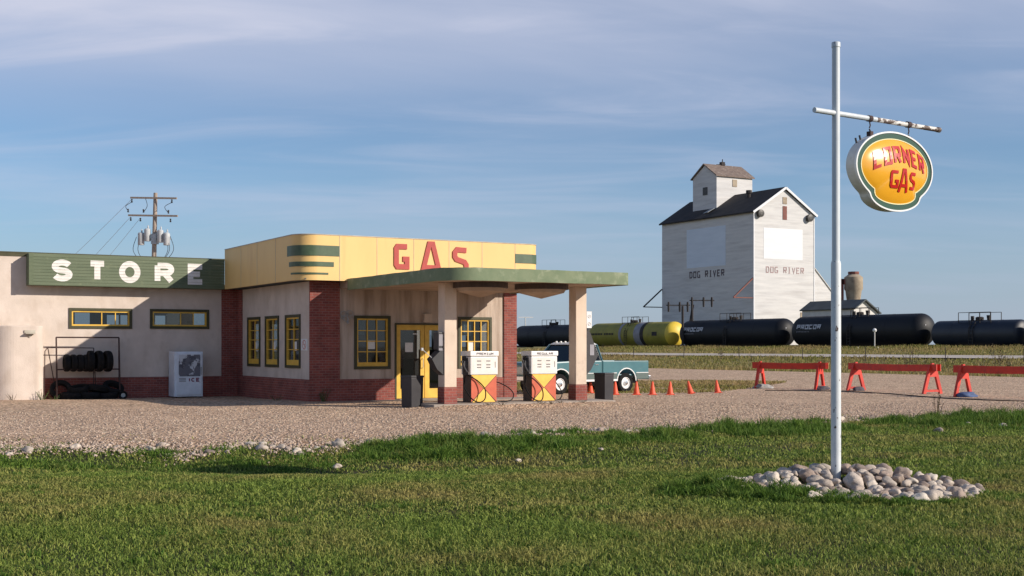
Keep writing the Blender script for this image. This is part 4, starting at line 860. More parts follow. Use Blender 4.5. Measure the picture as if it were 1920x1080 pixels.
m = MB(); m.lathe([(.001,-.03),(.04,-.035),(.075,-.02),(.075,.02),(.001,.02)], Matrix.Rotation(R(90),4,'X'), 20, cap=False); m.build('hub', M['steel'], T, smooth=True)

# ------------------------------------------------------------------ pickup truck
hd = Vector((-2.4, -1.8, 0)).normalized(); yaw = math.atan2(hd.y, hd.x)
TR = empty('pickup_truck', (4.10, 45.5, g1(4.1,45.5)), yaw, 'teal and white pickup truck parked behind the far canopy column', 'pickup truck')
# local: +x forward, near side is +y (towards the camera) ; origin at the near rear wheel contact
near = 0.06; Wt = 1.92; far_ = near-Wt      # near side outer face y = near
# choose side sign: the camera lies on local -y or +y
lc = (Matrix.Rotation(-yaw, 4, 'Z') @ (Vector((0,0,0))-Vector((4.1,45.5,0)))); sgn = 1 if lc.y > 0 else -1
def Y_(y): return sgn*y
def tb(m, x0, x1, y0, y1, z0, z1): m.box(x0, x1, Y_(y0), Y_(y1), z0, z1)
def archpts(cx, r, z0, n=8): return [(cx+r*math.cos(R(180-180*i/n)), z0+r*math.sin(R(180-180*i/n))) for i in range(n+1)]
fs_ = lambda u, w, d: (u, Y_(d), w)
WB = 3.05; rz_ = .36; ar = .44
bedp = [(-1.08,.50),(-.44,.50)]+archpts(0,ar,.42)[1:-1]+[(.44,.50),(1.12,.50),(1.12,1.16),(-1.08,1.16)]
frontp = [(1.14,.50),(WB-.44,.50)]+archpts(WB,ar,.42)[1:-1]+[(WB+.44,.50),(WB+.80,.55),(WB+.84,.98),(WB+.70,1.12),(2.55,1.17),(1.14,1.18)]
m = MB(); m.prism(bedp, fs_, near, near-.07); m.prism(bedp, fs_, far_+.07, far_); tb(m, -1.08, 1.12, near-.07, far_+.07, .62, .68); tb(m, -1.08, -1.02, near-.07, far_+.07, .68, 1.15); tb(m, 1.06, 1.12, near-.07, far_+.07, .68, 1.16); m.build('bed', M['teal'], TR, bevel=.022)
m = MB(); m.prism(frontp, fs_, near, far_); m.build('body', M['teal'], TR, bevel=.045)
for yy in (near+.004, far_-.004):
    for x0_, x1_ in ((-1.06,-.46), (.46,1.10), (1.15,WB-.46)):
        m = MB(); tb(m, x0_, x1_, yy, yy+(.002 if yy > 0 else -.002), .52, .72); m.build('lower_panel', M['tealdark'], TR)
m = MB(); yy = near+.01
for q in ((-1.07,-.47,.72,.742), (.47,1.11,.72,.742), (1.15,WB-.47,.72,.742), (WB+.46,WB+.78,.72,.742), (.46,WB-.46,.44,.51)): tb(m, q[0], q[1], yy, yy-.012, q[2], q[3])
for cx in (0, WB): stroke(m, archpts(cx, ar+.015, .44, 12), .034, lambda u, w, d: (u, Y_(d), w), near+.012, near-.01)
m.build('side_trim', M['cleanwhite'], TR)
# cab: tapered greenhouse
def ring(x0, x1, y0, y1, z): return [(x0,Y_(y0),z),(x1,Y_(y0),z),(x1,Y_(y1),z),(x0,Y_(y1),z)]
xb0, xb1, xt0, xt1 = 1.16, 2.62, 1.28, 2.14
zc0, zc1 = 1.17, 1.74; yi = .16
def cabp(s, t, side):        # point on near side: s along 0..1, t up 0..1
    x0 = xb0+(xt0-xb0)*t; x1 = xb1+(xt1-xb1)*t; y = near-.03-yi*t if side > 0 else far_+.03+yi*t
    return Vector((x0+(x1-x0)*s, Y_(y), zc0+(zc1-zc0)*t))
m = MB(); pw = .05
def pillar(a, b, w=.06): m = MB(); m.bar(a, b, w, w); m.build('cab_pillar', M['teal'], TR)
for sd in (1, -1):
    for s_ in (0, 1): pillar(cabp(s_,0,sd), cabp(s_,1,sd), .075)
    pillar(cabp(.78,0,sd), cabp(.73,1,sd), .03)
m = MB(); A = ring(xt0-.05, xt1+.05, near-.03-yi+.04, far_+.03+yi-.04, zc1); B_ = ring(xt0+.06, xt1-.08, near-.03-yi-.1, far_+.03+yi+.1, zc1+.085); m.add(A+B_, [(0,3,2,1),(4,5,6,7),(0,1,5,4),(1,2,6,5),(2,3,7,6),(3,0,4,7)]); m.build('roof', M['cleanwhite'], TR, bevel=.03)
m = MB()
for sd in (1,-1): m.add([cabp(.02,.02,sd), cabp(.98,.02,sd), cabp(.98,.98,sd), cabp(.02,.98,sd)], [(0,1,2,3)])
for s_ in (.005,.995): m.add([cabp(s_,.02,1), cabp(s_,.02,-1), cabp(s_,.98,-1), cabp(s_,.98,1)], [(0,1,2,3)])
m.build('cab_glass', M['glassgreen'], TR)
m = MB(); tb(m, 1.35, 1.55, near-.25, far_+.25, .9, 1.42); tb(m, 1.4,1.95, near-.2, far_+.2, .8, 1.0); m.build('seat', M['black'], TR, bevel=.04)
m = MB()
for i in range(5): tb(m, xt1-.06, xt1+.0, near-.45-i*.25, near-.38-i*.25, zc1+.075, zc1+.125)
m.build('marker_lights', M['cleanwhite'], TR, bevel=.015)
for xx in (0, WB):
    for yy in (near-.02, far_+.02):
        s_ = 1 if yy > 0 else -1
        MM = Matrix.Translation((xx, Y_(yy-s_*.11), rz_)) @ Matrix.Rotation(R(-90)*s_*sgn, 4, 'X'); Ro = .36
        m = MB(); m.lathe([(.21,-.09),(.25,-.10),(.32,-.105),(Ro,-.07),(Ro,.07),(.32,.105),(.25,.10),(.21,.09)], MM, 28, cap=False); wh = m.build('wheel', M['rubber'], TR, smooth=True)
        m = MB(); m.lathe([(.21,.088),(.195,.095),(.17,.06),(.10,.075),(.09,.10),(.001,.11)], MM, 24, cap=False); m.build('hubcap', M['cleanwhite'], wh, smooth=True)
        m = MB(); m.lathe([(.08,.098),(.075,.125),(.001,.13)], MM, 16, cap=False); m.build('hub', M['chrome'], wh, smooth=True)
m = MB(); tb(m, WB+.82, WB+.93, near-.0, far_+.0, .48, .64); m.build('bumper', M['chrome'], TR, bevel=.02)
m = MB(); tb(m, -1.20, -1.09, near-.0, far_+.0, .48, .62); m.build('bumper', M['chrome'], TR, bevel=.02)
m = MB(); tb(m, WB+.835, WB+.865, near-.12, far_+.12, .70, .96); m.build('grille', M['steel'], TR)
for yy in (near-.24, far_+.24):
    m = MB(); m.lathe([(.10,0),(.10,.03),(.07,.045)], Matrix.Translation((WB+.865, Y_(yy), .83)) @ Matrix.Rotation(R(90), 4, 'Y'), 16); m.build('headlight', M['chrome'], TR)
m = MB(); tb(m, 2.22, 2.30, near+.05, near+.22, 1.22, 1.46); m.tube([(2.26,Y_(near-.02),1.2),(2.26,Y_(near+.1),1.26)], .012, 6); m.tube([(2.26,Y_(near-.02),1.48),(2.26,Y_(near+.1),1.44)], .012, 6); m.build('wing_mirror', M['chrome'], TR, bevel=.012)
m = MB(); tb(m, 1.34, 1.50, near+.001, near+.02, 1.02, 1.05); m.build('door_handle', M['chrome'], TR)
m = MB(); tb(m, -1.095, -1.083, near-.05, near-.14, .82, 1.06); m.build('tail_light', M['pumpred'], TR)
m = MB(); tb(m, 1.20, 1.21, near+.0005, near+.002, .55, 1.16); tb(m, 2.34, 2.35, near+.0005, near+.002, .55, 1.16); m.build('door_seam', M['black'], TR)
m = MB(); tb(m, -.9, 3.6, near-.4, far_+.4, .34, .50); m.build('chassis', M['black'], TR)
m = MB(); m.tube([(1.12,Y_(near-.03),1.15),(1.10,Y_(near-.03),1.78)], .006, 5); m.build('aerial', M['black'], TR)

# ------------------------------------------------------------------ cones, barricades, bags
def cone_at(x, y, label, tilt=0):
    T = empty('traffic_cone', (x, y, g1(x, y)+.015), random.random(), label, 'traffic cone', 'row of orange traffic cones'); T.rotation_euler = (0, tilt, 0)
    m = MB(); m.lathe([(.125,.02),(.105,.06),(.03,.45),(.022,.46)], None, 20); m.build('body', M['cone'], T, smooth=True); m = MB(); m.box(-.15,.15,-.15,.15,0,.022); m.build('base', M['cone'], T, bevel=.006)
for x, y, lab, t in ((2.80,44.9,'traffic cone seen under the pickup between its wheels',0), (3.55,43.3,'traffic cone showing just before the pickup rear wheel',0), (4.28,43.3,'upright traffic cone just right of the pickup rear wheel',0), (4.83,43.3,'upright traffic cone, second right of the pickup',0),
        (5.44,43.3,'upright traffic cone in the middle of the row right of the pickup',0), (6.28,44.2,'traffic cone leaning over, next to last in the row',-.22), (7.38,45.2,'traffic cone at the far right end of the row, slightly tilted',-.1)): cone_at(x, y, lab, t)
def barricade(pl, pr, label, ext=.30):
    pl, pr = Vector(pl), Vector(pr); d = (pr-pl); Ln = d.length; yw = math.atan2(d.y, d.x); T = empty('barricade', (pl.x, pl.y, 0), yw, label, 'barricade', 'red barricades across the gravel')
    for k, (x0, P) in enumerate(((0, pl), (Ln, pr))):
        z0 = g1(P.x, P.y)+.012; m = MB(); sp = .40; top = 1.02
        f = lambda u, w, dd: (x0+dd, u, z0+w)
        for s_ in (-1, 1):
            stroke(m, [(s_*(sp), 0), (s_*.09, top-.04)], .125, f, -.045, .045)
        m.prism([(-.25,.60),(.25,.60),(.12,top-.02),(-.12,top-.02)], f, -.052, .052); m.prism([(-sp+.02,.07),(sp-.02,.07),(sp-.05,.15),(-sp+.05,.15)], f, -.03, .03); m.prism([(-.07,top-.02),(.07,top-.02),(.05,top+.06),(-.05,top+.06)], f, -.04, .04)
        m.build('leg_frame', M['barrier'], T)
    z0 = g1(pl.x, pl.y); z1 = g1(pr.x, pr.y); m = MB()
    for s_ in (-1, 1):
        n_ = 10; P1_ = []
        for i in range(n_+1):
            t = i/n_; x = -ext+(Ln+2*ext)*t; zc = z0+(z1-z0)*t+.94-.03*math.sin(math.pi*t); P1_.append((x, zc))
        vs = []; 
        for x, zc in P1_: vs += [(x, s_*.075, zc-.125), (x, s_*.075, zc+.115), (x, s_*.11, zc+.115), (x, s_*.11, zc-.125)]
        fs = [(0,1,2,3),(4*n_+3,4*n_+2,4*n_+1,4*n_)]
        for i in range(n_): a = 4*i; b = a+4; fs += [(a,b,b+1,a+1),(a+1,b+1,b+2,a+2),(a+2,b+2,b+3,a+3),(a+3,b+3,b,a)]
        m.add(vs, fs)
    m.build('rail', M['barrier'], T); return T
barricade((9.9,50.2), (11.9,48.7), 'red barricade nearest the traffic cones, left of the sign post')
barricade((13.0,47.6), (14.75,44.2), 'red barricade just right of the sign post')
barricade((14.9,41.6), (16.9,38.6), 'red barricade cut off by the right edge of the view')
def bag(x, y, s, mt, label):
    bm = bmesh.new(); bmesh.ops.create_icosphere(bm, subdivisions=3, radius=1)
    for v in bm.verts:
        dd = 1+.35*noise.noise(v.co*1.6+Vector((x,y,0))); v.co = Vector((v.co.x*s*1.3*dd, v.co.y*s*.7*dd, max(v.co.z, -.5)*s*.42*dd))
    me = bpy.data.meshes.new('sandbag'); bm.to_mesh(me); bm.free(); me.polygons.foreach_set('use_smooth', [True]*len(me.polygons)); me.materials.append(M[mt]); o = bpy.data.objects.new('sandbag', me); COL.objects.link(o)
    o.location = (x, y, g1(x, y)+s*.2); o.rotation_euler = (0,0,random.random()); tag(o, label, 'sandbag', 'sandbags weighting the barricades')
bag(9.95, 50.0, .30, 'baggrey', 'pale grey sandbag on the left foot of the barricade nearest the cones'); bag(11.95, 48.5, .26, 'bagdark', 'dark sandbag on the right foot of the barricade nearest the cones')
bag(13.05, 47.4, .27, 'bagdark', 'dark sandbag on the foot of the barricade right of the sign post'); bag(14.95, 41.4, .30, 'bagblue', 'blue sandbag on the foot of the rightmost barricade')
def ray_g(x, y): Yd = (1.6+.06)*2361/(y-650); return ((x-960)/2361*Yd, Yd)
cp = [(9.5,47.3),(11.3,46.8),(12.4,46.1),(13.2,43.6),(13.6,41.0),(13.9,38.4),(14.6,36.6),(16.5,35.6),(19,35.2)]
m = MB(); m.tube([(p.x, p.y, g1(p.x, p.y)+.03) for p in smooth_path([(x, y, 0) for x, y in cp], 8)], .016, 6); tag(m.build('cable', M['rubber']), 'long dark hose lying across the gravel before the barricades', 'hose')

# ------------------------------------------------------------------ sign post
PS = empty('sign_post', (3.81, 14.81, g1(3.81,14.81)), R(35), 'tall white painted pipe post with a crossbar, standing in the stone pile', 'post')
zp = g1(3.81,14.81); zt = 5.18-zp
m = MB(); m.lathe([(.058,-.2),(.058,1.6+155/159.4-zp),(.052,1.6+160/159.4-zp)], None, 24); m.build('lower_pipe', M['chipped'], PS, smooth=True)
m = MB(); m.lathe([(.046,1.6+160/159.4-zp),(.046,zt-.06),(.052,zt-.06),(.052,zt-.01),(.046,zt)], None, 24); m.build('upper_pipe', M['galv'], PS, smooth=True)
zb_ = 4.345-zp; m = MB(); m.tube([(-.372,0,zb_),(.72,0,zb_)], .031, 14); m.build('crossbar', M['galv'], PS, smooth=True)
m = MB(); m.tube([(.721,0,zb_),(1.935,0,zb_-.005)], .029, 14); m.lathe([(.034,0),(.034,.05)], Matrix.Translation((1.90,0,zb_-.005)) @ Matrix.Rotation(R(90),4,'Y'), 14); m.build('crossbar', M['peelbar'], PS, smooth=True)
for s_ in (.60, 1.33):
    m = MB(); m.lathe([(.040,-.03),(.040,.03)], Matrix.Translation((s_,0,zb_)) @ Matrix.Rotation(R(90),4,'Y'), 12); m.tube([(s_,0,zb_-.03),(s_+.015,0,zb_-.08),(s_,0,zb_-.115)], .008, 6); m.build('clamp', M['rust'], PS)
# hanging sign (hangs from the post: a thing of its own)
HS = empty('hanging_sign', (3.81-.175*math.cos(R(35)), 14.81-.175*math.sin(R(35)), .13), R(35), 'round shell shaped yellow hanging sign with green border reading CORNER GAS', 'sign')
sc, zc = 1.085, 3.765
def shell(o=0.0, n=64):
    rx, rz2, lx2, lz, lzc = .70-o, .455-o, .465-o, .215-o, 3.435
    pts = []
    for i in range(n):
        t = 2*math.pi*i/n; dx, dz = math.cos(t), math.sin(t); best = 0
        for (cz, ax, az) in ((zc, rx, rz2), (lzc, lx2, lz)):
            # ray from (sc, zc) : intersect ellipse
            oz = zc-cz; A_ = dx*dx/ax**2+dz*dz/az**2; B2 = 2*oz*dz/az**2; C_ = oz*oz/az**2-1; D_ = B2*B2-4*A_*C_
            if D_ > 0: best = max(best, (-B2+math.sqrt(D_))/(2*A_))
        pts.append((sc+dx*best, zc+dz*best))
    return pts
TKN = .15; yf = -.10
fsg = lambda u, w, d: (u, yf+d, w)
m = MB(); m.prism(shell(.012,96), fsg, 0, TKN); m.build('sign_box', M['white'], HS)
def rimband(P, Q, d0, d1, mt, nm):
    n_ = len(P); vs = [fsg(*p, d0) for p in P]+[fsg(*p, d0) for p in Q]+[fsg(*p, d1) for p in P]+[fsg(*p, d1) for p in Q]; fs = []
    for i in range(n_): j = (i+1) % n_; fs += [(i,j,n_+j,n_+i), (2*n_+i,3*n_+i,3*n_+j,2*n_+j), (i,2*n_+i,2*n_+j,j), (n_+i,n_+j,3*n_+j,3*n_+i)]
    m = MB(); m.add(vs, fs); return m.build(nm, M[mt], HS, smooth=True)
rimband(shell(0,96), shell(.020,96), -.016, .016, 'cleanwhite', 'rim')
M['signyellow'] = mat('sign_yellow', (.86,.42,.022), (.82,.38,.018), 3, .24, coat=.5); M['signgreen'] = mat('sign_green', (.022,.070,.030), None, rough=.3, coat=.3); M['cream'] = mat('sign_cream', (.78,.74,.42), None, rough=.3)
rimband(shell(.020,96), shell(.093,96), -.006, .0005, 'signgreen', 'border')
rimband(shell(.088,96), shell(.100,96), -.011, -.004, 'cream', 'border_line')
HS.scale = (1.03, 1, .965)
# domed face
S0 = shell(.098, 96); rings = 14
def dome(u, w):   # outward bulge from normalised radius
    dx, dz = u-sc, w-zc; t = math.atan2(dz, dx) % (2*math.pi); i = t/(2*math.pi)*96; i0 = int(i) % 96; i1 = (i0+1) % 96; k = i-int(i)
    rr0 = math.hypot(S0[i0][0]-sc, S0[i0][1]-zc); rr1 = math.hypot(S0[i1][0]-sc, S0[i1][1]-zc); R_ = rr0*(1-k)+rr1*k
    q = min(1, math.hypot(dx, dz)/R_); return -.004-.095*(1-q*q)**.85
vs = [fsg(sc, zc, dome(sc, zc))]; fs = []
for j in range(1, rings+1):
    q = j/rings
    for p in S0: u = sc+(p[0]-sc)*q; w = zc+(p[1]-zc)*q; vs.append(fsg(u, w, dome(u, w)))
for i in range(96):
    fs.append((0, 1+i, 1+(i+1) % 96))
    for j in range(rings-1): a = 1+j*96; fs.append((a+i, a+96+i, a+96+(i+1) % 96, a+(i+1) % 96))
m = MB(); m.add(vs, fs); m.build('sign_face', M['signyellow'], HS, smooth=True)
def sign_letter(m, ch, x0, x1, z0, z1, sw, arch):
    for i, st in enumerate(BLOCK[ch]):
        pts = []
        for k in range(len(st)-1):
            for j in range(4): t = j/4; pts.append((st[k][0]*(1-t)+st[k+1][0]*t, st[k][1]*(1-t)+st[k+1][1]*t))
        pts.append(st[-1]); P = [(x0+sw/2+u*(x1-x0-sw), z0+sw/2+v*(z1-z0-sw)) for u, v in pts]
        def f(u, w, d):
            w2 = w+arch(u); return fsg(u, w2, dome(u, w2)-.0075-.0008*i+d)
        stroke(m, P, sw, f, -.001, .002)
arch = lambda u: .115*(1-((u-1.11)/.49)**2)-.01
for i, ch in enumerate('CORNER'):
    m = MB(); x0 = .64+i*.161; sign_letter(m, ch, x0, x0+.132, 3.70, 3.93, .040, arch); m.build('letter', M['signred'], HS)
for ch, x0, x1, z0, z1 in (('G',.905,1.05,3.50,3.72), ('A',1.055,1.235,3.44,3.755), ('S',1.255,1.385,3.50,3.72)):
    m = MB(); sign_letter(m, ch, x0, x1, z0, z1, .038, lambda u: 0); m.build('letter', M['signred'], HS)
for s_ in (.75, 1.46): m = MB(); m.tube([(s_,-.02,4.20),(s_,0,4.235)], .009, 6); m.box(s_-.025,s_+.025,-.04,.02,4.15,4.205); m.build('hanger', M['rust'], HS)
for q in ((.56,4.05),(.63,4.09)): m = MB(); m.tube([(q[0],.03,q[1]),(q[0]-.02,.03,q[1]+.06)], .012, 6); m.build('bolt', M['black'], HS)

# ------------------------------------------------------------------ utility pole with transformers
UP = empty('utility_pole', (-24.4, 86, 0), R(-12), 'wooden power pole with two crossarms and four grey transformers rising behind the store', 'utility pole')
m = MB(); m.tube([(-.25,0,-.3),(-.08,0,6.5),(.06,0,12.1)], [.2,.17,.13], 12); m.build('pole', M['wood'], UP, smooth=True)
for z, w in ((11.75,1.72), (10.55,1.78)):
    m = MB(); m.bar((-w+(-.1 if z < 11 else 0),-.16,z+.05),(w,-.16,z-.08), .09, .12); m.build('crossarm', M['wood'], UP)
for x, z, s_ in ((-1.62,11.7,-1),(1.35,11.6,-1),(-1.7,10.45,-1),(-.98,10.4,-1),(1.25,10.3,-1),(-1.9,10.8,1),(-.75,10.75,1),(1.1,10.65,1)):
    m = MB(); m.lathe([(.04,0),(.07,.04*s_),(.03,.1*s_),(.07,.16*s_),(.05,.24*s_)], Matrix.Translation((x,-.16,z)), 8); m.build('insulator', M['black'], UP)
for x, z in ((-.95,8.55),(-.48,8.8),(.48,8.7),(.95,8.5)):
    m = MB(); m.lathe([(.20,0),(.22,.03),(.22,.78),(.15,.86)], Matrix.Translation((x,-.12,z)), 16); tf = m.build('transformer', M['grey_paint'], UP, smooth=True)
    m = MB(); m.lathe([(.04,0),(.06,.1),(.02,.24)], Matrix.Translation((x+.05,-.12,z+.86)), 8); m.build('bushing', M['grey_paint'], tf)
m = MB(); m.box(-1.2,1.2,-.06,.03,8.9,9.0); m.box(-.18,.2,-.2,.2,8.6,9.3); m.build('mounting_bracket', M['steel'], UP)
jc = [[(x0,-.2,9.1),(x0*1.2,-.2,8.2),(x0*.75,-.2,7.5),(x1,-.2,7.25)] for x0, x1 in ((-1.25,-.15),(-.95,-.1),(1.25,.1),(.9,.15),(1.0,.3))]
jc += [[(-1.62,-.16,11.5),(-2.0,-.3,11.2),(-1.8,-.2,10.8)], [(-.6,-.16,11.7),(-.4,-.3,11.2),(-.7,-.2,10.8)], [(1.35,-.16,11.4),(.9,-.3,11.1),(1.1,-.2,10.7)]]
for q in jc: m = MB(); m.tube(smooth_path(q), .020, 5); m.build('jumper_cable', M['black'], UP)
m = MB(); m.lathe([(.15,-.05),(.15,.12)], Matrix.Translation((-.5,-.2,7.2)), 8); m.lathe([(.15,-.05),(.15,.12)], Matrix.Translation((.5,-.2,7.2)), 8); m.build('cable_clamp', M['black'], UP)
for i, (x, z, dx, dy, dz) in enumerate(((-1.62,11.7,-22,6,-12),(-1.7,10.5,-20,6,-12),(-.98,10.4,-18,6,-12))):
    m = MB(); pts = [(x+dx*t, -.16+dy*t, z+dz*t-1.2*math.sin(math.pi*t)) for t in [k/12 for k in range(13)]]; m.tube(pts, .014, 4); m.build('power_line', M['grey_paint'], UP)

# ------------------------------------------------------------------ grain elevator
EO = (.1919*165, 165); E_ = empty('grain_elevator', (EO[0], EO[1], 0), TH, 'tall white wooden grain elevator with dark roof and cupola beyond the train', 'grain elevator')
F = 2361.
def e_a(x, b=0):   # local a for picture column x on plane b
    r = (x-960)/F; X0 = EO[0]+V.x*b; Y0 = EO[1]+V.y*b; return (r*Y0-X0)/(U.x-U.y*r)
def e_b(x, a=0):
    r = (x-960)/F; X0 = EO[0]+U.x*a; Y0 = EO[1]+U.y*a; return (r*Y0-X0)/(V.x-V.y*r)
EW, ED, EZ, ER, EG = 10.6, 20.0, 19.35, 22.65, 1.2
m = MB(); m.prism([(0,EG),(EW,EG),(EW,EZ),(EW/2,ER-.15),(0,EZ)], lambda u, w, d: (u, d, w), 0, ED); m.build('wall', M['elev'], E_)
m = MB(); oh = .25; sl_ = (ER-EZ)/(EW/2); ext = .35
for s_ in (0, 1):
    pa = (-ext, EZ-sl_*ext), (EW/2, ER); q = lambda u: (EW-u) if s_ else u
    m.add([(q(pa[0][0]),-.3,pa[0][1]+.02),(q(pa[1][0]),-.3,pa[1][1]+.02),(q(pa[1][0]),-.3,pa[1][1]+.22),(q(pa[0][0]),-.3,pa[0][1]+.22),(q(pa[0][0]),ED+.3,pa[0][1]+.02),(q(pa[1][0]),ED+.3,pa[1][1]+.02),(q(pa[1][0]),ED+.3,pa[1][1]+.22),(q(pa[0][0]),ED+.3,pa[0][1]+.22)],
          [(0,1,2,3),(4,7,6,5),(0,4,5,1),(1,5,6,2),(2,6,7,3),(3,7,4,0)])
m.build('roof', M['roofdark'], E_)
m = MB(); 
for s_ in (0, 1):
    q = lambda u: (EW-u) if s_ else u
    m.bar((q(-.3),-.33,EZ-.15),(q(EW/2),-.33,ER+.08), .06, .30)
m.build('barge_board', M['elevpatch'], E_)
# cupola
ca0, ca1, cb0, cb1 = 2.1, 8.5, 10.2, 15.5; cz0, cze, czr = 19.6, 25.45, 27.2
m = MB(); m.prism([(cb0,cz0),(cb1,cz0),(cb1,cze),((cb0+cb1)/2,czr-.12),(cb0,cze)], lambda u, w, d: (d, u, w), ca0, ca1); cu_ = m.build('cupola', M['elev'], E_)
m = MB(); sl2 = (czr-cze)/((cb1-cb0)/2); cm = (cb0+cb1)/2
for s_ in (-1, 1):
    y0 = cm+s_*((cb1-cb0)/2+.25); z0 = cze-sl2*.25
    m.add([(ca0-.25,y0,z0),(ca1+.25,y0,z0),(ca1+.25,cm,czr),(ca0-.25,cm,czr),(ca0-.25,y0,z0+.16),(ca1+.25,y0,z0+.16),(ca1+.25,cm,czr+.16),(ca0-.25,cm,czr+.16)], [(0,1,2,3),(4,7,6,5),(0,4,5,1),(1,5,6,2),(2,6,7,3),(3,7,4,0)])
m.build('cupola_roof', M['roofbrown'], cu_)
m = MB(); m.box(ca0-.06, ca0-.001, 12.2, 13.2, 22.9, 24.0); m.build('cupola_window', M['darkopen'], cu_)
m = MB(); m.box(4.9, 5.7, cb0-.06, cb0-.001, 24.0, 25.0); m.build('cupola_window', M['tan'], cu_)
m = MB(); m.box(5.0,5.6,cm-.2,cm+.3,27.3,27.8); m.bar((4.2,cm,27.35),(5.8,cm,27.5),.12); m.bar((5.3,cm,27.3),(5.3,cm,28.2),.1); m.build('roof_fitting', M['darkwood'], cu_)
# gable openings, vents
m = MB(); m.box(5.0,5.7,-.06,-.001,20.6,21.5); w_ = m.build('gable_window', M['tan'], E_)
m = MB(); m.box(5.0,5.7,-.06,-.001,18.5,20.3); m.build('gable_shutter', M['redbrown'], E_)
for a, z in ((.9,19.1),(9.5,18.9)):
    m = MB(); m.lathe([(.45,0),(.5,.15),(.5,.5),(.2,.55)], Matrix.Translation((a,-.0,z)) @ Matrix.Rotation(R(90),4,'X'), 14); m.build('vent', M['darkopen'], E_)
m = MB(); m.lathe([(.25,0),(.25,1.3),(.4,1.3),(.4,1.7)], Matrix.Translation((3.8,5.4,21.2)), 10); m.build('roof_vent', M['darkwood'], E_)
m = MB(); m.bar((.9,11.5,EZ+.82),(1.9,11.2,EZ+1.44),2.8,.06); m.build('roof_patch', M['steel'], E_)
# painted patches and lettering
m = MB(); m.box(-.02,-.004,5.7,14.2,12.6,18.0)
m.build('painted_panel', M['bluepatch'], E_)
m = MB(); m.box(1.7,8.5,-.02,-.004,13.2,17.3); m.build('painted_panel', M['elevpatch'], E_)
def words(m, txt, u0, u1, z, h, sw, f, d0, d1):
    n_ = len(txt); pitch = (u1-u0)/(n_-.25); w = pitch*.75; x = u0
    for ch in txt:
        if ch != ' ': letter(m, ch, x, z, w, h, sw, f, d0, d1)
        x += pitch
# left face reads from far (large b) to near (b=0)
ub0, ub1 = e_b(1293), e_b(1358); fL = lambda u, w, d: (d, ub0-(u), w)
m = MB(); words(m, 'DOG RIVER', 0, ub0-ub1, 11.15, .95, .17, fL, -.03, -.005); m.build('lettering', M['text'], E_)
ua0, ua1 = e_a(1436), e_a(1507); m = MB(); words(m, 'DOG RIVER', ua0, ua1, 11.35, .85, .13, fF(0), -.03, -.005); m.build('lettering', M['textred'], E_)
# lean-to on the right, small hatch
m = MB(); m.prism([(EW,EG),(EW+3.9,EG),(EW+3.9,8.4),(EW,12.2)], lambda u, w, d: (u, d, w), .05, 14); m.build('lean_to', M['elev'], E_)
m = MB(); m.bar((EW,7,12.28),(EW+4.1,7,8.28), 14.2, .08); m.build('lean_to_roof', M['barn'], E_)
m = MB(); m.box(8.1,8.7,-.05,-.001,5.2,6.2); m.build('hatch', M['tan'], E_)
m = MB(); m.bar((EW-.02,-.03,EG),(EW-.02,-.03,EZ),.12,.06); m.bar((.02,-.03,EG),(.02,-.03,EZ),.12,.06); m.build('corner_board', M['elevpatch'], E_)
# loading arms
for b, mt, zz_ in ((ED, 'darkwood', 9.9), (.1, 'redbrown', 10.6)):
    m = MB(); m.bar((-.02,b,zz_),(-3.3,b,zz_-2.6),.16); m.bar((-3.3,b,zz_-2.6),(-.02,b,zz_-2.6),.13); m.build('loading_arm', M[mt], E_)
# dark line poles before the elevator
for i, (X_, Y0_, lx_, h_, arms, lab) in enumerate(((20.6,152,.0,5.9,((-2.0,.9,5.6),),'dark line pole furthest left before the elevator'), (21.1,153,.9,6.1,(),'dark line pole leaning right between two others'), (21.9,152.5,-.1,6.6,((-.4,2.6,6.2),),'dark line pole furthest right before the elevator'))):
    T = empty('line_pole', (X_, Y0_, 1.2), 0, lab, 'utility pole', 'dark line poles before the elevator'); m = MB(); m.tube([(0,0,0),(lx_,0,h_-.6)], .14, 8); m.build('pole', M['darkwood'], T)
    for (xa, xb, za) in arms:
        m = MB(); m.bar((xa,0,za-.2),(xb,0,za-.2),.12); m.build('crossarm', M['darkwood'], T)
        for q in (xa+.3, (xa+xb)/2+.2, xb-.3): m = MB(); m.lathe([(.10,-.7),(.13,-.3),(.13,.3),(.1,.5)], Matrix.Translation((q,0,za-.3)), 8); m.build('insulator', M['darkwood'], T)
# shed and dust collector beyond the train
T = empty('shed', (.2716*152, 152, 1.2), TH, 'long low shed with grey roof and white gable beyond the train', 'shed')
m = MB(); m.prism([(0,0),(3.9,0),(3.9,4.5),(1.6,6.0),(0,5.0)], lambda u, w, d: (u, d, w), 0, 9.0); m.build('wall', M['barn'], T)
m = MB(); m.bar((-.25,4.4,4.95),(1.62,4.4,6.1),9.6,.14); m.bar((1.58,4.4,6.1),(4.2,4.4,4.45),9.6,.14); m.build('roof', M['roofgrey'], T)
m = MB(); m.box(3.9,5.4,.05,4,0,3.9); m.build('side_bay', M['barn'], T)
T = empty('dust_collector', (.2712*158, 158, 1.2), 0, 'tan cone bottomed dust collector standing above the shed roof', 'dust collector')
m = MB(); m.lathe([(.5,4.0),(.75,5.6),(1.0,7.4),(1.15,7.6),(1.15,9.1),(.6,9.5)], None, 18); m.build('drum', M['tan'], T, smooth=True)
m = MB(); m.lathe([(.7,9.5),(.7,9.8)], None, 12); m.box(-2.0,-1.3,-.3,.3,0,8.9); m.box(-1.5,-.2,-.3,.3,8.2,8.9); m.tube([(-.9,0,3),(-.6,0,8)], .12, 6); m.build('duct', M['redbrown'], T)
m = MB(); m.box(-.5,.5,-.4,.4,0,4.1); m.build('stand', M['darkwood'], T)

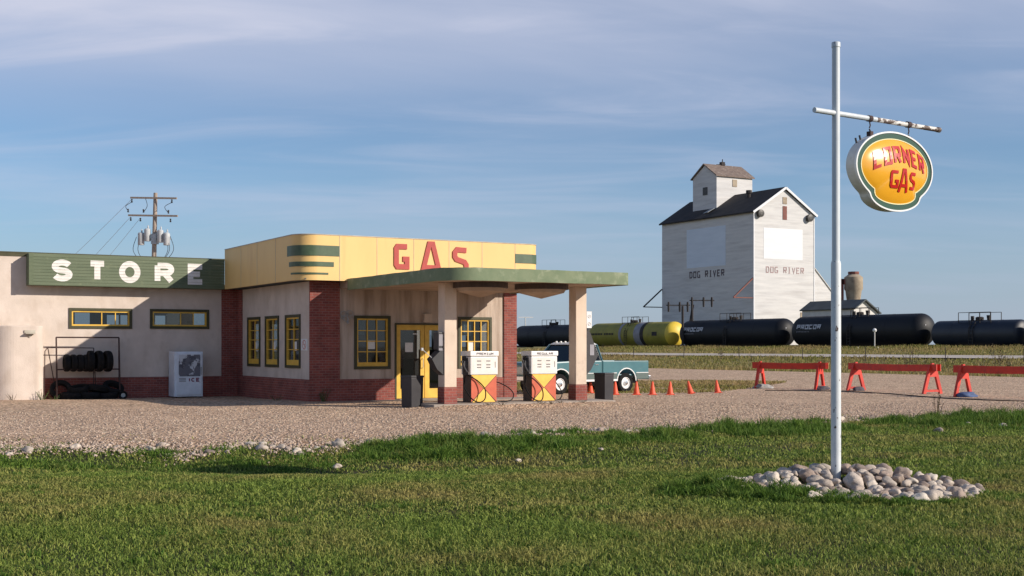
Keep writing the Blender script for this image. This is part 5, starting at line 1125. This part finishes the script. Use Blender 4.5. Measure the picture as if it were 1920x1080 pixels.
# ------------------------------------------------------------------ train of tank cars
B0 = Vector((20.96, 154.7)); WV = Vector((.526, -.8505)); yawT = math.atan2(WV.y, WV.x)
def tank_car(Lt, Rt, mt, label, pos, lettering=None, band=False):
    T = empty('tank_car', (pos.x, pos.y, .80), yawT, label, 'tank car', 'tank cars standing on the railway line'); zc_ = .80+Rt; CD = Rt*(.66 if Rt > 1.3 else .4)
    prof = [(.02,-Lt/2)]+[(Rt*math.sin(R(t)), -Lt/2+CD*(1-math.cos(R(t)))) for t in (10,20,30,40,50,60,70,80,90)]+[(Rt,-Lt*.25),(Rt+.012,-Lt*.25+.01),(Rt+.012,-Lt*.25+.12),(Rt,-Lt*.25+.13),(Rt,0),(Rt,Lt*.25),(Rt+.012,Lt*.25+.01),(Rt+.012,Lt*.25+.12),(Rt,Lt*.25+.13)]+[(Rt*math.sin(R(t)), Lt/2-CD*(1-math.cos(R(t)))) for t in (90,80,70,60,50,40,30,20,10)]+[(.02,Lt/2)]
    m = MB(); m.lathe(prof, Matrix.Translation((0,0,zc_)) @ Matrix.Rotation(R(90),4,'Y'), 40); 
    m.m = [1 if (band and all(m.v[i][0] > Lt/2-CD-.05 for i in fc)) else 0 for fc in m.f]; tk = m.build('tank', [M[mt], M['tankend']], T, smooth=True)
    if band:
        m = MB(); m.lathe([(Rt+.015,1.6),(Rt+.015,3.1)], Matrix.Translation((0,0,zc_)) @ Matrix.Rotation(R(90),4,'Y'), 40, cap=False); m.build('grey_band', M['tankgrey'], tk, smooth=True)
        m = MB(); m.lathe([(Rt+.02,2.9),(Rt+.02,3.6)], Matrix.Translation((0,0,zc_)) @ Matrix.Rotation(R(90),4,'Y'), 40, cap=False); m.build('black_band', M['tankdark'], tk, smooth=True)
        m = MB(); m.lathe([(Rt+.02,-1.6),(Rt+.02,-1.1)], Matrix.Translation((0,0,zc_)) @ Matrix.Rotation(R(90),4,'Y'), 40, cap=False); m.build('saddle_band', M['tankgrey'], tk, smooth=True)
    m = MB(); m.box(-Lt/2-.35,-Lt/2+2.6,-.35,.35,.62,.98); m.box(Lt/2-2.6,Lt/2+.35,-.35,.35,.62,.98); m.box(-Lt/2-.3,-Lt/2-.1,-1.35,1.35,.7,.95); m.box(Lt/2+.1,Lt/2+.3,-1.35,1.35,.7,.95); m.box(-Lt/2+2.6,Lt/2-2.6,-.12,.12,.78,.95)
    for s_ in (-1,1): m.box(s_*(Lt/2+.35)-.2,s_*(Lt/2+.35)+.2,-.12,.12,.60,.85)
    m.build('underframe', M['tankdark'], T)
    for s_ in (-1, 1):
        cx = s_*(Lt/2-1.35); m = MB()
        for y in (-.98,.98): m.prism([(cx-1.2,.36),(cx-.8,.62),(cx+.8,.62),(cx+1.2,.36),(cx+.5,.20),(cx-.5,.20)], lambda u, w, d: (u, d, w), y-.08, y+.08)
        m.box(cx-.25,cx+.25,-.95,.95,.35,.66); bo = m.build('bogie', M['tankdark'], T)
        m = MB()
        for wx in (cx-.88, cx+.88):
            for y in (-.76,.76): m.lathe([(.42,-.06),(.42,.06)], Matrix.Translation((wx,y,.42)) @ Matrix.Rotation(R(90),4,'X'), 18)
            m.tube([(wx,-.8,.42),(wx,.8,.42)],.08,8)
        m.build('wheels', M['tankdark'], bo)
    z = zc_+Rt; m = MB(); m.lathe([(.38,-.08),(.38,.25),(.25,.32)], Matrix.Translation((0,0,z)), 14); m.lathe([(.16,-.05),(.16,.4)], Matrix.Translation((-.8,0,z)), 10); m.lathe([(.14,-.05),(.2,.45)], Matrix.Translation((1.0,0,z)), 10); m.build('manway', M['tankdark'], T)
    m = MB()
    for xx in (-1.8,-.6,.6,1.8):
        for y in (-.75,.75): m.bar((xx,y,z-.35),(xx,y,z+.72),.05)
    for y in (-.75,.75): m.bar((-1.8,y,z+.72),(1.8,y,z+.72),.05); m.bar((-1.8,y,z-.02),(1.8,y,z-.02),.12,.04)
    m.build('platform_rail', M['tankdark'], T)
    m = MB()
    for xx in (-.22,.22): m.bar((xx,-Rt-.08,1.0),(xx,-Rt-.08,zc_+.3),.05); m.bar((xx,-Rt-.08,zc_+.3),(xx,-.8,z+.0),.05)
    for k in range(8): zz2 = 1.05+k*.3; m.bar((-.22,-Rt-.08,zz2),(.22,-Rt-.08,zz2),.04)
    m.build('ladder', M['tankdark'], T)
    fT = lambda u, w, d: (u, -math.sqrt(max(.01,(Rt+.02)**2-(w-zc_)**2))+d, w)
    if lettering:
        x0 = -Lt/2+1.5; m = MB(); x = x0
        for ch in lettering: letter(m, ch, x, zc_+.22, .50, .50, .13, fT, -.015, 0); x += .60
        m.build('lettering', M['stencil'], tk)
        m = MB(); 
        for k in range(9): stroke(m, [(x0+k*.22, zc_-.05),(x0+k*.22+.14, zc_-.05)], .07, fT, -.012, 0)
        m.build('number_stencil', M['tankgrey'], tk)
        m = MB()
        for k in range(4):
            for j in range(2):
                if (k, j) != (3, 1): m.box(Lt/2-.30, Lt/2-.10, -.62+k*.20, -.49+k*.20, zc_+.42-j*.24, zc_+.54-j*.24)
        m.build('end_stencil', M['stencil'], tk)
    if band:
        m = MB()
        for x0, n_ in ((-7.9,8),(-4.7,6)):
            for k in range(n_): stroke(m, [(x0+k*.36, zc_+.1),(x0+k*.36+.24, zc_+.1)], .26, fT, -.012, 0)
        stroke(m, [(5.4,zc_+.05),(6.4,zc_+.05)], .5, fT, -.012, 0); m.build('faded_lettering', M['tankdark'], tk)
    return T
pc = lambda k: B0+WV*(19.1*(k+.5))
tank_car(18.0, 1.54, 'tankblack', 'black tank car half hidden by the brick pillar, furthest left in the train', pc(-2))
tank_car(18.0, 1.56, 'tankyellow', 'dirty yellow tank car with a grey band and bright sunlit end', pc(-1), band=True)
tank_car(18.0, 1.58, 'tankblack', 'black tank car lettered PROCOR between the yellow car and the post', pc(0), 'PROCOR')
tank_car(18.0, 1.64, 'tankblack', 'black tank car lettered PROCOR passing behind the sign post', pc(1), 'PROCOR')
p3 = B0+WV*(38.2+5.15); tank_car(9.9, 1.24, 'tankblue', 'short low dark blue tank car right of the PROCOR cars', p3)
p4 = B0+WV*(38.2+15.7); tank_car(9.9, 1.24, 'tankblue', 'short dark tank car cut off by the right edge of the view', p4)
# rails
T = None
m = MB(); 
for y in (-.76,.76): m.box(-160,120,y-.035,y+.035,.69,.80)
o = m.build('railway_rails', M['rust'], None); o.location = (B0.x, B0.y, 0); o.rotation_euler = (0,0,yawT); tag(o, None, None, None, 'structure')
# crossing light post and distant poles
T = empty('lamp_post', (.2880*120, 120, g1(34.56,120)), 0, 'short white post with round white head before the train', 'lamp post'); m = MB(); m.tube([(0,0,0),(0,0,1.55)], .05, 8); m.build('post', M['white'], T)
m = MB(); m.lathe([(.02,1.45),(.16,1.52),(.20,1.66),(.12,1.80),(.01,1.84)], None, 14); m.build('head', M['cleanwhite'], T, smooth=True)
T = empty('distant_pole', (.0106*240, 240, 0), 0, 'pale distant power pole with one crossarm seen between pillar and column', 'utility pole'); m = MB(); m.tube([(0,0,0),(0,0,7.2)], .12, 6); m.build('pole', M['grey_paint'], T); m = MB(); m.bar((-1.3,0,7.2),(1.5,0,7.2),.18); m.build('crossarm', M['cleanwhite'], T)
# fence posts and dark weed stalks in the field
for i in range(11):
    q = 50+i*6.7+random.uniform(-.6,.6); p = 69.0; X_, Y0_ = PN[0]*p-.526*q, PN[1]*p+.8505*q
    m = MB(); m.tube([(0,0,-.1),(random.uniform(-.06,.06),0,1.0)], .03, 5); tag(m.build('fence_post', M['darkwood'], None, loc=(X_, Y0_, g1(X_, Y0_))), 'thin dark fence post in the grass this side of the far road', 'fence post', 'fence posts along the far road')
def weed(x, y, h, n, mt, label, name='weed', sp=.25):
    T = empty(name, (x, y, g1(x, y)), 0, label, 'weed'); m = MB(); lf = MB()
    for i in range(n):
        a = random.uniform(0, 6.28); l_ = random.uniform(.2,1)*sp; tip = Vector((math.cos(a)*l_, math.sin(a)*l_, h*random.uniform(.6,1))); b_ = Vector((math.cos(a)*l_*.25, math.sin(a)*l_*.25, 0)); m.tube([b_, (b_+tip)/2+Vector((0,0,h*.06)), tip], [.006+h*.004,.005+h*.003,.002], 4)
        for k in range(10):
            t = random.uniform(.15,1); c = b_.lerp(tip, t); aa = random.uniform(0,6.28); s_ = h*.10*random.uniform(.6,1.3); d_ = Vector((math.cos(aa), math.sin(aa), random.uniform(.1,.8)))*s_; w_ = Vector((-math.sin(aa), math.cos(aa), 0))*s_*.28
            lf.add([c, c+d_*.5+w_, c+d_, c+d_*.5-w_], [(0,1,2,3)])
    m.build('stems', M[mt], T); lf.build('leaves', M[mt], T)
for x, y, h, n, mt, lab in ((*Wd(.3,-.25)[:2], .42, 12, 'weed', 'bushy green weed at the foot of the brick corner pilaster'), (*Wd(-.45,1.6)[:2], .20, 8, 'weed', 'low weed growing along the shaded side wall'),
        (*Wd(-6.45,5.65)[:2], .36, 12, 'weed', 'green weed at the right corner of the low wing wall'), (*Wd(-7.3,5.6)[:2], .22, 8, 'weedbrown', 'small reddish weed at the foot of the low wing wall'), (*Wd(-6.1,5.7)[:2], .16, 8, 'weed', 'low weed between the wing wall and the tyre rack'), (9.65,28.6,.55,7,'weedbrown','tall dry weed stalk at the gravel edge right of the post'), (10.3,28.4,.34,5,'weedbrown','shorter dry weed stalk beside the tall one'), (9.0,28.3,.2,4,'weedbrown','small dark weed on the gravel right of the post')):
    weed(x, y, h, n, mt, lab)
for i, (px, h) in enumerate(((1352,1.5),(1410,.7),(1620,.9),(1655,.8),(1703,1.3),(1712,1.2),(1730,.8),(1868,1.5),(1872,1.1),(1890,.9),(1845,.9),(1780,.8),(1540,.7),(1480,.6))):
    r = (px-960)/F; p = 66+random.uniform(-2,2); Yd = p/(PN[0]*r+PN[1]); weed(r*Yd, Yd, h, 6, 'weedbrown', 'dark dry weed clump in the grass beyond the gravel', 'dry_weed', .5)
    bpy.context.scene.collection.objects
for o in bpy.data.objects:
    if o.name.startswith('dry_weed') and not o.parent: o['group'] = 'dry weeds beyond the gravel'
for a in (2.7, 3.1, 4.3, 4.6, 4.9, 5.6):
    x, y = Wd(a, -5.85); weed(x, y, .10, 8, 'weedbrown', 'small dry weed growing against the pump island kerb', 'kerb_weed', .16)
for o in bpy.data.objects:
    if o.name.startswith('kerb_weed') and not o.parent: o['group'] = 'weeds along the island kerb'
